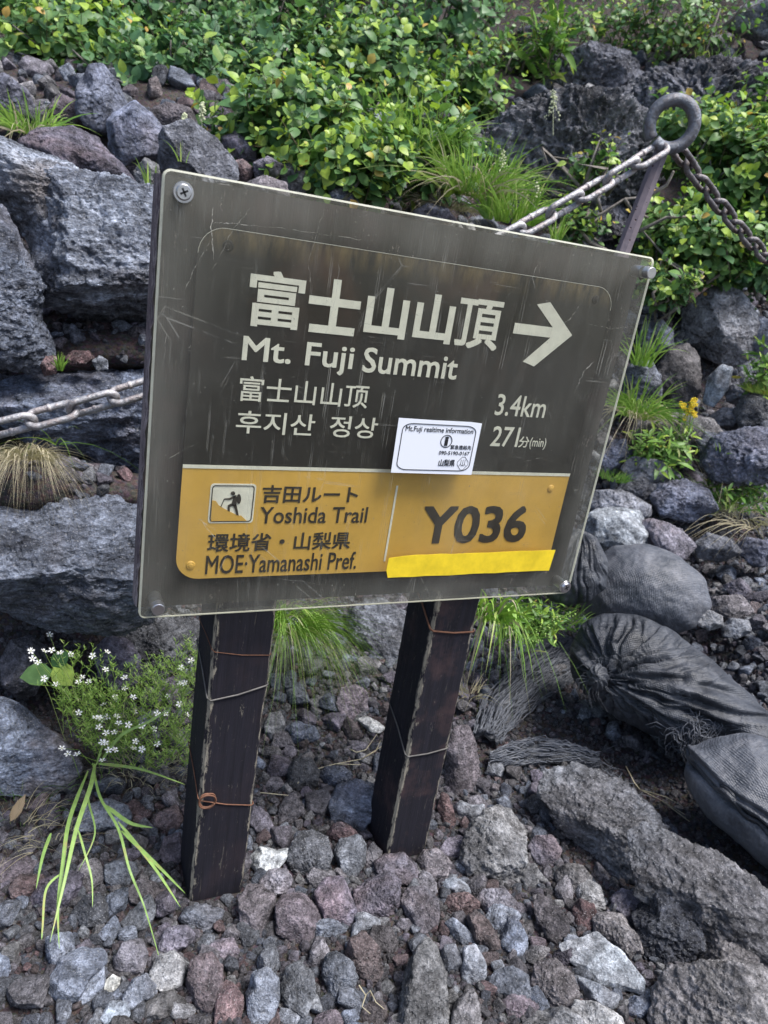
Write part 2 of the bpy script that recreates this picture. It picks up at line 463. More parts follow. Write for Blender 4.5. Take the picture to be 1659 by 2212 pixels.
# ------------------------------------------------------------------ rocks
def unit_rock(sub, seed, nplanes=14, p=14, lo=.72):
    rs = np.random.RandomState(seed)
    V, F = ico(sub)
    N = rs.normal(size=(nplanes, 3)); N /= np.linalg.norm(N, axis=1)[:, None]
    N = np.concatenate([N, [[1, 0, 0], [-1, 0, 0], [0, 1, 0], [0, -1, 0], [0, 0, 1], [0, 0, -1]]])
    h = np.concatenate([rs.uniform(lo, 1.0, nplanes), np.full(6, 1.02)])
    a = np.clip(V @ N.T, 0, None) / h
    r = (a ** p).sum(1) ** (-1 / p)
    return V * r[:, None], F
def roughen(P, size, seed, rough=1.0, lumpy=0.0, pitted=0.0, strata=0.0):
    Vn = P / (np.linalg.norm(P, axis=1)[:, None] + 1e-9)
    Q = P / size
    d = .10 * fbm(Q * 1.3, 3, seed) + .08 * ridged(Q * 2.8, 5, seed + 40) * rough + .05 * fbm(Q * 8, 4, seed + 3, .68) * rough
    if lumpy: d = d + lumpy * (.12 * ridged(Q * 3.4, 3, seed + 11) - .10 * np.abs(perlin(Q * 7, seed + 17)))
    if pitted:
        n = perlin(Q * 10, seed + 23); n2 = perlin(Q * 19, seed + 24)
        d = d - pitted * (.06 * np.clip(n - .12, 0, 1) * 4 + .03 * np.clip(n2 - .12, 0, 1) * 4)
    if strata:
        A = np.array([[.25, 0, 0], [0, 1, .2], [0, 0, .5]])
        d = d + strata * .09 * ridged(Q @ A * 5.0, 4, seed + 31)
    return P + Vn * (d * size)[:, None]
def poly_radius(poly, cx, cy, n=240):
    th = np.linspace(-math.pi, math.pi, n, endpoint=False); R = np.zeros(n)
    pts = np.array(poly, float) - [cx, cy]; pts[:, 1] *= -1
    m = len(pts)
    for k, t in enumerate(th):
        dx, dy = math.cos(t), math.sin(t); best = 0
        for i in range(m):
            a, b = pts[i], pts[(i + 1) % m]; e = b - a
            den = dx * e[1] - dy * e[0]
            if abs(den) < 1e-9: continue
            s = (a[0] * e[1] - a[1] * e[0]) / den; u = (a[0] * dy - a[1] * dx) / den
            if s > 0 and -1e-6 <= u <= 1 + 1e-6: best = max(best, s)
        R[k] = best
    R[R == 0] = R[R > 0].mean()
    Rw = np.concatenate([R[-3:], R, R[:3]]); R = np.convolve(Rw, [.06, .12, .2, .24, .2, .12, .06], 'valid')
    return th, R
def centroid(poly):
    p = np.array(poly, float); q = np.roll(p, -1, 0); c = p[:, 0] * q[:, 1] - q[:, 0] * p[:, 1]
    A = c.sum() / 2
    return ((p + q) * c[:, None]).sum(0) / (6 * A)
def shaped(poly, d, thick, sub, seed, nplanes=12, p=14, lo=.72, round_=False, front=None):
    """a closed body whose outline at distance d is poly; thick = depth / mean half width. returns local verts, faces, centre, size, local px coords"""
    cx, cy = centroid(poly)
    if round_:
        V, F = ico(sub); U = V.copy()
    else:
        U, F = unit_rock(sub, seed, nplanes, p, lo)
    if front is not None:        # extra facets given in (right, up, to-camera) axes
        for (nx_, ny_, nz_, h) in front:
            n = np.array([nx_, ny_, nz_], float); n /= np.linalg.norm(n)
            s = U @ n
            ex = np.clip(s - h, 0, None)
            U = U - n * (ex * .93)[:, None]
    ang = np.arctan2(U[:, 1], U[:, 0]); rho = np.hypot(U[:, 0], U[:, 1])
    nb = 72
    bi = ((ang + math.pi) / (2 * math.pi) * nb).astype(int) % nb
    mx = np.zeros(nb); np.maximum.at(mx, bi, rho)
    mx = np.convolve(np.concatenate([mx[-1:], mx, mx[:1]]), [.25, .5, .25], 'valid')
    ta = (np.arange(nb) + .5) / nb * 2 * math.pi - math.pi
    th, R = poly_radius(poly, cx, cy)
    rp = np.interp(ang, th, R, period=2 * math.pi); rm = np.interp(ang, ta, mx, period=2 * math.pi)
    k = ray(cx, cy)
    dz = d * float(-(CAM_ROT.T @ k)[2])
    sc = dz / FPX
    s = rp / rm * sc
    # only the rim follows the outline; towards the poles the scale evens out
    mean = float(R.mean()) * sc
    L = np.stack([U[:, 0] * s, U[:, 1] * s, U[:, 2] * mean * thick], 1)
    return L, F, np.array([cx, cy]), mean, dz
def cam_axes(cx, cy):
    zc = -ray(cx, cy); r = CAM_ROT[:, 0] - zc * (CAM_ROT[:, 0] @ zc); r /= np.linalg.norm(r); u = np.cross(zc, r)
    return np.stack([r, u, zc], 1)
SEED = [100]
HERO = []      # (x, y, radius) of placed stones, to keep the scatter off them
def rock(name, label, poly, mat, d=None, thick=.85, sub=5, cat='stone', rough=1.0, lumpy=0., pitted=0., strata=0., p=16, npl=12, lo=.72,
         seed=None, front=None, group=None, sink=0.0):
    SEED[0] += 1; seed = seed or SEED[0]
    P = np.array(poly, float)
    if d is None:
        cy0, cy1 = P[:, 1].min(), P[:, 1].max(); c = centroid(poly)
        d = hit(c[0], cy0 * .25 + cy1 * .75) - .01
    L, F, c, mean, dz = shaped(poly, d, thick, sub, seed, npl, p, lo, front=front)
    L = roughen(L, mean, seed, rough, lumpy, pitted, strata)
    A = cam_axes(*c)
    o = Dp(c[0], c[1], d) - np.array([0, 0, sink])
    W = L @ A.T
    me = mesh_np(name, W, F)
    ob = link(name, me, M[mat] if isinstance(mat, str) else mat, loc=o, label=label, cat=cat, group=group)
    HERO.append((o[0], o[1], mean * .95, o[2]))
    return ob

# -- left bank of big blocks
BB = dict(cat='boulder', sub=7)
rock('boulder', 'long grey boulder with brownish top, upper left, above the dark gap',
     [(-70, 300), (0, 297), (50, 318), (110, 345), (190, 385), (300, 415), (345, 430), (300, 470), (150, 445), (125, 470), (100, 560), (80, 600), (60, 560), (35, 480), (0, 430), (-70, 420)],
     'boulder', 2.3, .9, strata=1, pitted=.5, seed=311, **BB)
rock('boulder', 'big squared grey boulder with a lit face and black underside beside the sign\'s left edge',
     [(76, 570), (118, 440), (128, 398), (180, 385), (260, 402), (335, 432), (420, 470), (430, 600), (425, 700), (330, 706), (215, 700), (118, 672), (78, 630)],
     'boulder', 2.16, .75, strata=1.1, pitted=.8, seed=332, p=26, front=[(.05, .30, 1, .50), (0, -1, .3, .34), (-1, .1, .45, .62)], **BB)
rock('boulder', 'tall blue-grey boulder at the left picture edge left of the dark gap',
     [(-80, 425), (0, 428), (30, 468), (60, 545), (80, 620), (74, 690), (96, 745), (92, 795), (60, 808), (0, 790), (-80, 775)],
     'boulder2', 2.1, .8, strata=1, pitted=.4, seed=353, front=[(.3, .1, 1, .55)], **BB)
rock('boulder', 'dark flat-topped boulder behind the chain left of the sign',
     [(5, 860), (60, 815), (130, 800), (200, 778), (300, 762), (430, 760), (430, 1050), (300, 1052), (200, 1030), (100, 960), (20, 905)],
     'boulder2', 2.2, .9, strata=1.1, seed=374, front=[(-.1, .95, .5, .42), (0, -.6, 1, .5)], **BB)
rock('boulder', 'huge dark blue boulder left of the sign\'s lower corner',
     [(-90, 1095), (0, 1088), (60, 1100), (130, 1110), (200, 1092), (290, 1100), (430, 1130), (430, 1275), (320, 1330), (255, 1368), (180, 1362), (110, 1345), (30, 1310), (-90, 1290)],
     'boulder2', 2.02, .75, strata=1.3, seed=395, front=[(.05, .35, 1, .52), (0, -.85, .6, .45)], **BB)
rock('boulder', 'black boulder in deep shade at the left edge under the tall blue-grey one',
     [(-90, 800), (40, 815), (70, 870), (60, 920), (-20, 930), (-90, 930)], 'dark', 2.32, .8, cat='boulder', seed=11)
rock('boulder', 'smooth grey wedge boulder at the left edge beside the white flowers',
     [(-80, 1500), (0, 1508), (40, 1528), (95, 1570), (150, 1620), (172, 1655), (160, 1700), (110, 1715), (30, 1712), (-80, 1715)],
     'boulder', 2.08, .8, cat='boulder', sub=6, seed=14, rough=.6, front=[(.1, .75, .8, .42), (.15, -.6, .9, .45)])
rock('stone', 'rounded dark purple stone at the left edge above the grey wedge boulder', [(5, 1430), (20, 1385), (60, 1372), (90, 1395), (98, 1450), (80, 1500), (45, 1510), (12, 1480)], 'purple', 2.25, .9, sub=6, pitted=.6)
rock('stone', 'crumbly black lava lump under the sign\'s lower left corner', [(235, 1400), (262, 1345), (330, 1330), (420, 1345), (440, 1400), (410, 1465), (340, 1478), (270, 1460)], 'dark', 2.35, .8, sub=6, lumpy=1.6, pitted=1)
rock('stone', 'dark grey lava stone behind the white flowers', [(205, 1405), (235, 1372), (275, 1385), (300, 1425), (296, 1475), (255, 1490), (220, 1460)], 'purple', 2.25, .8, lumpy=1)
rock('stone', 'black lava lump low in the hollow under the huge dark blue boulder', [(95, 1410), (150, 1350), (230, 1368), (245, 1420), (200, 1480), (120, 1480)], 'dark', 2.45, .8)
# -- rocks above the block wall
rock('rock', 'tall pointed grey rock at the top of the left stone heap below the shrubs', [(172, 195), (203, 150), (235, 148), (262, 190), (278, 250), (250, 275), (190, 278), (162, 245)], 'farrock', 3.0, .8, cat='rock', p=22, rough=.7)
rock('rock', 'blue-grey rock with a sharp top edge in the middle of the left stone heap', [(236, 262), (300, 222), (335, 248), (378, 300), (365, 345), (250, 352), (233, 315)], 'farrock', 2.8, .8, cat='rock', p=26, rough=.5, front=[(-.25, .2, 1, .55), (.6, .4, .8, .6)])
rock('rock', 'broad blue-grey rock just above the sign\'s top left part', [(338, 345), (360, 280), (420, 266), (470, 300), (508, 352), (505, 392), (400, 388), (345, 372)], 'farrock', 2.72, .8, cat='rock', p=22, rough=.6, front=[(.5, .4, 1, .6)])
rock('rock', 'low purple-grey rock sloping down towards the sign\'s top left corner', [(48, 308), (100, 284), (165, 278), (215, 300), (250, 345), (292, 395), (270, 420), (150, 392), (80, 345)], 'purple', 2.55, .9, cat='rock', sub=6, rough=.8, pitted=.5)
for nm_, pl_, mt_, d_ in [
    ('bluish rock at the left edge below the shrubs', [(-40, 180), (20, 168), (60, 200), (70, 245), (20, 265), (-40, 260)], 'farrock', 3.0),
    ('purple-brown rock left of the tall pointed rock', [(105, 235), (140, 208), (180, 225), (190, 270), (140, 285), (108, 270)], 'redpurple', 3.05),
    ('pinkish grey rock right of the sharp-edged rock', [(325, 240), (365, 225), (415, 235), (425, 275), (370, 290), (335, 270)], 'redpurple', 2.95),
    ('dark rock half under the middle shrub', [(480, 300), (515, 288), (552, 318), (556, 352), (520, 365), (490, 340)], 'purple', 2.95),
    ('small reddish rock above the sign\'s top edge', [(500, 355), (525, 345), (548, 365), (540, 392), (505, 392)], 'red', 2.85),
    ('round grey-purple rock above the sign\'s top edge', [(548, 352), (580, 340), (610, 356), (612, 388), (575, 395), (550, 380)], 'purple', 2.8),
    ('dark blue-grey rock under the middle shrub', [(600, 370), (630, 352), (668, 368), (675, 405), (635, 418), (605, 400)], 'farrock', 2.8),
    ('flat maroon rock just showing over the sign\'s top edge', [(525, 400), (570, 382), (620, 395), (625, 425), (540, 420)], 'redpurple', 2.65),
    ('pale purple rock over the middle of the sign\'s top edge', [(708, 415), (735, 396), (768, 405), (775, 440), (720, 440)], 'farrock', 2.8),
    ('rough purple rock under the bright grass', [(895, 455), (925, 440), (965, 450), (990, 478), (940, 482), (900, 475)], 'purple', 2.9),
    ('pale lichen-spotted rock at the sign\'s top left corner', [(290, 372), (318, 345), (345, 358), (345, 412), (300, 410)], 'tan', 2.45),
    ('small dark rock between the tussock and the pointed rock', [(30, 240), (60, 228), (92, 245), (90, 270), (45, 275)], 'dark', 2.95)]:
    rock('rock', nm_, pl_, mt_, d_, .85, cat='rock', lumpy=.5)
# small stones on the two ledges of the bank
for nm_, pl_, mt_, d_ in [
    ('oval red scoria stone on the upper ledge', [(140, 775), (160, 757), (192, 758), (205, 775), (190, 792), (155, 790)], 'red', 2.12),
    ('red scoria stone against the tall boulder\'s foot', [(88, 790), (100, 770), (120, 768), (128, 785), (118, 808), (95, 812)], 'red', 2.08),
    ('flat reddish stone at the back of the upper ledge', [(112, 735), (135, 728), (158, 738), (150, 755), (118, 752)], 'redpurple', 2.2),
    ('red stone behind the oval one on the upper ledge', [(188, 745), (205, 728), (222, 742), (220, 765), (195, 768)], 'red', 2.2),
    ('round grey pebble right of the oval red stone', [(200, 780), (215, 768), (232, 778), (232, 798), (208, 800)], 'blue', 2.1),
    ('flat pale stone at the back of the upper ledge', [(148, 728), (185, 714), (215, 722), (210, 735), (155, 740)], 'blue', 2.3),
    ('red scoria stone on the lower ledge beside the sign', [(195, 1075), (215, 1060), (240, 1068), (242, 1090), (215, 1098)], 'red', 2.05),
    ('dark purple stone behind the dry tussock', [(112, 1010), (125, 975), (145, 985), (152, 1030), (125, 1042)], 'purple', 2.15)]:
    rock('stone', nm_, pl_, mt_, d_, .9, pitted=1)

# -- right side, beyond the sign
rock('lava_outcrop', 'rough black lava outcrop with white lichen specks behind the ring post and chain',
     [(1062, 330), (1075, 275), (1130, 235), (1220, 215), (1300, 225), (1380, 260), (1400, 330), (1380, 420), (1300, 460), (1200, 450), (1110, 410)], 'outcrop', 3.75, .7, sub=7, cat='lava outcrop', lumpy=1.6, pitted=1.2)
rock('lava_outcrop', 'rough black lava outcrop at the right edge above the ring', [(1290, 230), (1400, 160), (1520, 150), (1700, 170), (1700, 330), (1560, 350), (1400, 330), (1310, 290)], 'outcrop', 4.5, .7, sub=7, cat='lava outcrop', lumpy=1.4, pitted=1.2)
rock('lava_outcrop', 'dark lava outcrop high on the slope under the top right shrub', [(1180, 190), (1200, 130), (1270, 105), (1340, 120), (1390, 170), (1330, 225), (1240, 220)], 'outcrop', 4.7, .6, sub=6, cat='lava outcrop', lumpy=1.4, pitted=1.2)
rock('lava_outcrop', 'small dark lava outcrop between the top shrubs', [(1090, 110), (1120, 70), (1180, 60), (1215, 100), (1180, 140), (1110, 140)], 'outcrop', 5.0, .6, cat='lava outcrop', lumpy=1.4)
rock('lava_outcrop', 'black lava ledge low behind the ring post', [(1150, 455), (1230, 435), (1330, 450), (1380, 520), (1300, 570), (1190, 520)], 'outcrop', 3.7, .6, sub=6, cat='lava outcrop', lumpy=1.4)
rock('rock', 'smooth grey rock in the top right corner', [(1570, 60), (1595, 18), (1650, 5), (1720, 15), (1720, 70), (1640, 85)], 'farrock', 5.2, .7, cat='rock', rough=.6)
rock('boulder', 'large angular grey boulder on the right bank below the shrubs', [(1478, 722), (1475, 672), (1508, 640), (1545, 620), (1592, 632), (1625, 680), (1640, 725), (1625, 775), (1590, 792), (1530, 775), (1490, 745)], 'farrock', 3.6, .8, sub=6, cat='boulder', p=30, rough=.45, front=[(.55, .5, .8, .5), (-.6, -.1, .8, .55), (.7, -.4, .6, .6)])
for nm_, pl_, mt_, d_, ex in [
    ('dark rock tucked against the large angular boulder\'s right side', [(1615, 700), (1640, 685), (1672, 700), (1680, 750), (1640, 775), (1622, 750)], 'farrock', 3.65, {}),
    ('grey-blue rock beside the sign\'s right edge under the tall grass', [(1375, 735), (1390, 700), (1425, 690), (1450, 715), (1455, 750), (1420, 770), (1385, 765)], 'farrock', 3.4, {}),
    ('dark blue rock at the sign\'s right edge below the tall grass', [(1345, 830), (1360, 790), (1400, 775), (1425, 810), (1430, 860), (1390, 880), (1350, 870)], 'boulder2', 3.2, {}),
    ('rounded brown-grey rock left of the large angular boulder', [(1420, 800), (1440, 755), (1480, 745), (1505, 775), (1512, 840), (1490, 885), (1445, 890), (1425, 855)], 'brown', 3.4, {'lumpy': .4}),
    ('narrow upright bluish stone below the large angular boulder', [(1522, 870), (1530, 815), (1555, 788), (1578, 795), (1572, 840), (1545, 880)], 'slate', 3.35, {'rough': .4}),
    ('lumpy dark purple rock right of the upright stone', [(1572, 830), (1600, 805), (1640, 815), (1655, 850), (1610, 880), (1575, 865)], 'farrock', 3.4, {'lumpy': 1.2}),
    ('knobbly dark rock at the right edge', [(1590, 890), (1610, 855), (1660, 862), (1700, 890), (1700, 950), (1640, 955), (1600, 925)], 'dark', 3.3, {'lumpy': 1.2}),
    ('dark blue rock at the right edge below the knobbly one', [(1625, 950), (1650, 910), (1700, 905), (1700, 1010), (1650, 1010)], 'boulder2', 3.15, {}),
    ('low grey-brown rock behind the yellow flowers', [(1530, 905), (1560, 880), (1620, 885), (1640, 915), (1580, 935)], 'farrock', 3.3, {}),
    ('flat pale-topped rock under the yellow flowers', [(1368, 935), (1385, 900), (1450, 893), (1530, 905), (1560, 940), (1520, 990), (1430, 990), (1380, 970)], 'brown', 3.15, {}),
    ('small grey rock left of the purple heap', [(1500, 950), (1520, 925), (1552, 940), (1550, 985), (1515, 990)], 'boulder2', 3.1, {}),
    ('big lumpy purple-grey rock at the right edge', [(1520, 1000), (1545, 945), (1610, 925), (1690, 940), (1700, 1030), (1620, 1045), (1550, 1040)], 'farrock', 3.05, {'lumpy': .8, 'sub': 6}),
    ('round dark rock by the sign\'s right edge above the pale slab', [(1300, 985), (1318, 950), (1350, 950), (1360, 990), (1340, 1020), (1305, 1025)], 'farrock', 3.0, {}),
    ('flat smooth grey rock right of the dark round rock', [(1342, 1010), (1370, 985), (1430, 995), (1470, 1030), (1440, 1050), (1370, 1045)], 'farrock', 3.0, {'rough': .5}),
    ('knobbly blue-grey rock above the light slab', [(1335, 1060), (1350, 1035), (1390, 1030), (1415, 1050), (1405, 1080), (1360, 1085)], 'farrock', 2.95, {'lumpy': 1}),
    ('big rounded grey-purple rock on the right bank\'s foot', [(1405, 1070), (1425, 1042), (1480, 1035), (1525, 1055), (1545, 1100), (1500, 1128), (1430, 1115)], 'farrock', 2.95, {'sub': 6}),
    ('low blue lava rock left of the rounded grey-purple one', [(1270, 1090), (1290, 1060), (1345, 1060), (1400, 1090), (1400, 1118), (1330, 1122), (1280, 1110)], 'farrock', 2.85, {'lumpy': .8}),
    ('pale bluish slab by the sign\'s right edge above the sandbags', [(1255, 1150), (1275, 1105), (1330, 1092), (1385, 1105), (1400, 1160), (1395, 1210), (1320, 1200), (1265, 1190)], 'slate', 2.75, {'sub': 6, 'rough': .7}),
    ('dark rough rock between the pale slab and the gravel path', [(1385, 1130), (1410, 1120), (1470, 1145), (1500, 1180), (1470, 1210), (1405, 1205)], 'purple', 2.75, {'lumpy': .9}),
    ('grey rock on the gravel path near the straw', [(1500, 1175), (1530, 1150), (1580, 1165), (1598, 1195), (1550, 1215), (1510, 1205)], 'farrock', 2.9, {}),
    ('grey-blue rock on the path at the right edge', [(1590, 1190), (1615, 1160), (1680, 1170), (1690, 1215), (1630, 1225)], 'farrock', 2.95, {}),
    ('brown-grey rock half buried in the path right of the upper sandbag', [(1525, 1320), (1545, 1290), (1600, 1285), (1625, 1320), (1600, 1350), (1545, 1345)], 'brown', 2.7, {}),
    ('tan layered stone at the right end of the upper sandbag', [(1505, 1330), (1530, 1318), (1558, 1330), (1560, 1352), (1530, 1362), (1508, 1350)], 'tan', 2.55, {}),
    ('light grey stone on the path right of the tan one', [(1560, 1352), (1580, 1335), (1615, 1340), (1620, 1365), (1590, 1380), (1562, 1375)], 'blue', 2.6, {}),
    ('dark lava rock behind the gap between the posts', [(745, 1370), (760, 1310), (830, 1295), (880, 1330), (870, 1400), (850, 1470), (790, 1480), (755, 1440)], 'boulder2', 2.55, {'lumpy': 1, 'sub': 6}),
    ('black rock in the hollow behind the long grass', [(600, 1380), (640, 1310), (740, 1300), (760, 1380), (720, 1450), (640, 1450)], 'dark', 2.75, {}),
    ('round purple pitted stone in front of the dark lava between the posts', [(725, 1520), (738, 1488), (770, 1480), (796, 1498), (796, 1535), (765, 1556), (735, 1548)], 'redpurple', None, {'pitted': 1.3}),
    ('tan stone half hidden by the long grass', [(665, 1515), (680, 1500), (705, 1508), (704, 1528), (678, 1532)], 'tan', None, {}),
    ('white angular stone against the right post', [(768, 1556), (785, 1543), (812, 1556), (834, 1572), (820, 1584), (792, 1578)], 'white', None, {'p': 30, 'rough': .3}),
    ('grey-green mottled stone right of the left post', [(568, 1570), (580, 1540), (605, 1538), (617, 1570), (612, 1605), (580, 1612)], 'tan', None, {}),
    ('bluish lumpy stone between the posts', [(612, 1575), (640, 1560), (680, 1570), (690, 1595), (650, 1610), (615, 1600)], 'blue', None, {'lumpy': 1.2}),
    ('dark stone halfway between the posts', [(620, 1665), (635, 1642), (670, 1640), (690, 1670), (680, 1715), (640, 1720), (622, 1700)], 'dark', None, {'lumpy': .8}),
    ('big dark blue rock left of the right post', [(712, 1740), (725, 1700), (765, 1685), (808, 1695), (812, 1740), (790, 1790), (745, 1795), (718, 1775)], 'boulder2', None, {'lumpy': .5}),
    ('dark blue stone above the straw stalk', [(688, 1680), (700, 1658), (740, 1655), (762, 1675), (745, 1700), (705, 1702)], 'boulder2', None, {'lumpy': .6})]:
    kw = dict(cat='rock' if nm_.find('stone') < 0 else 'stone'); kw.update(ex)
    rock('rock' if kw['cat'] == 'rock' else 'stone', nm_, pl_, mt_, d_, **kw)

# -- the buried lava slab and stones of the foreground
rock('lava_slab', 'long dusty lava slab half buried in the dirt below the sandbags, upper piece', [(1172, 1715), (1190, 1675), (1260, 1660), (1345, 1690), (1410, 1755), (1440, 1830), (1420, 1900), (1390, 1945), (1320, 1900), (1260, 1830), (1205, 1775)],
     'slab', 2.14, .42, sub=7, cat='lava slab', strata=1.2, lumpy=.7, pitted=.4, rough=1.0, front=[(-.2, .75, .75, .45), (-.6, -.45, .7, .5)])
rock('lava_slab', 'long dusty lava slab in the lower right, running down to the picture edge', [(1385, 1800), (1430, 1785), (1520, 1835), (1600, 1890), (1700, 1980), (1720, 2130), (1640, 2110), (1570, 2050), (1470, 1990), (1395, 1940), (1385, 1870)],
     'slab', 2.0, .38, sub=7, cat='lava slab', strata=1.2, lumpy=.7, pitted=.4, rough=1.0, front=[(-.1, .75, .75, .45), (-.6, -.45, .7, .5)])
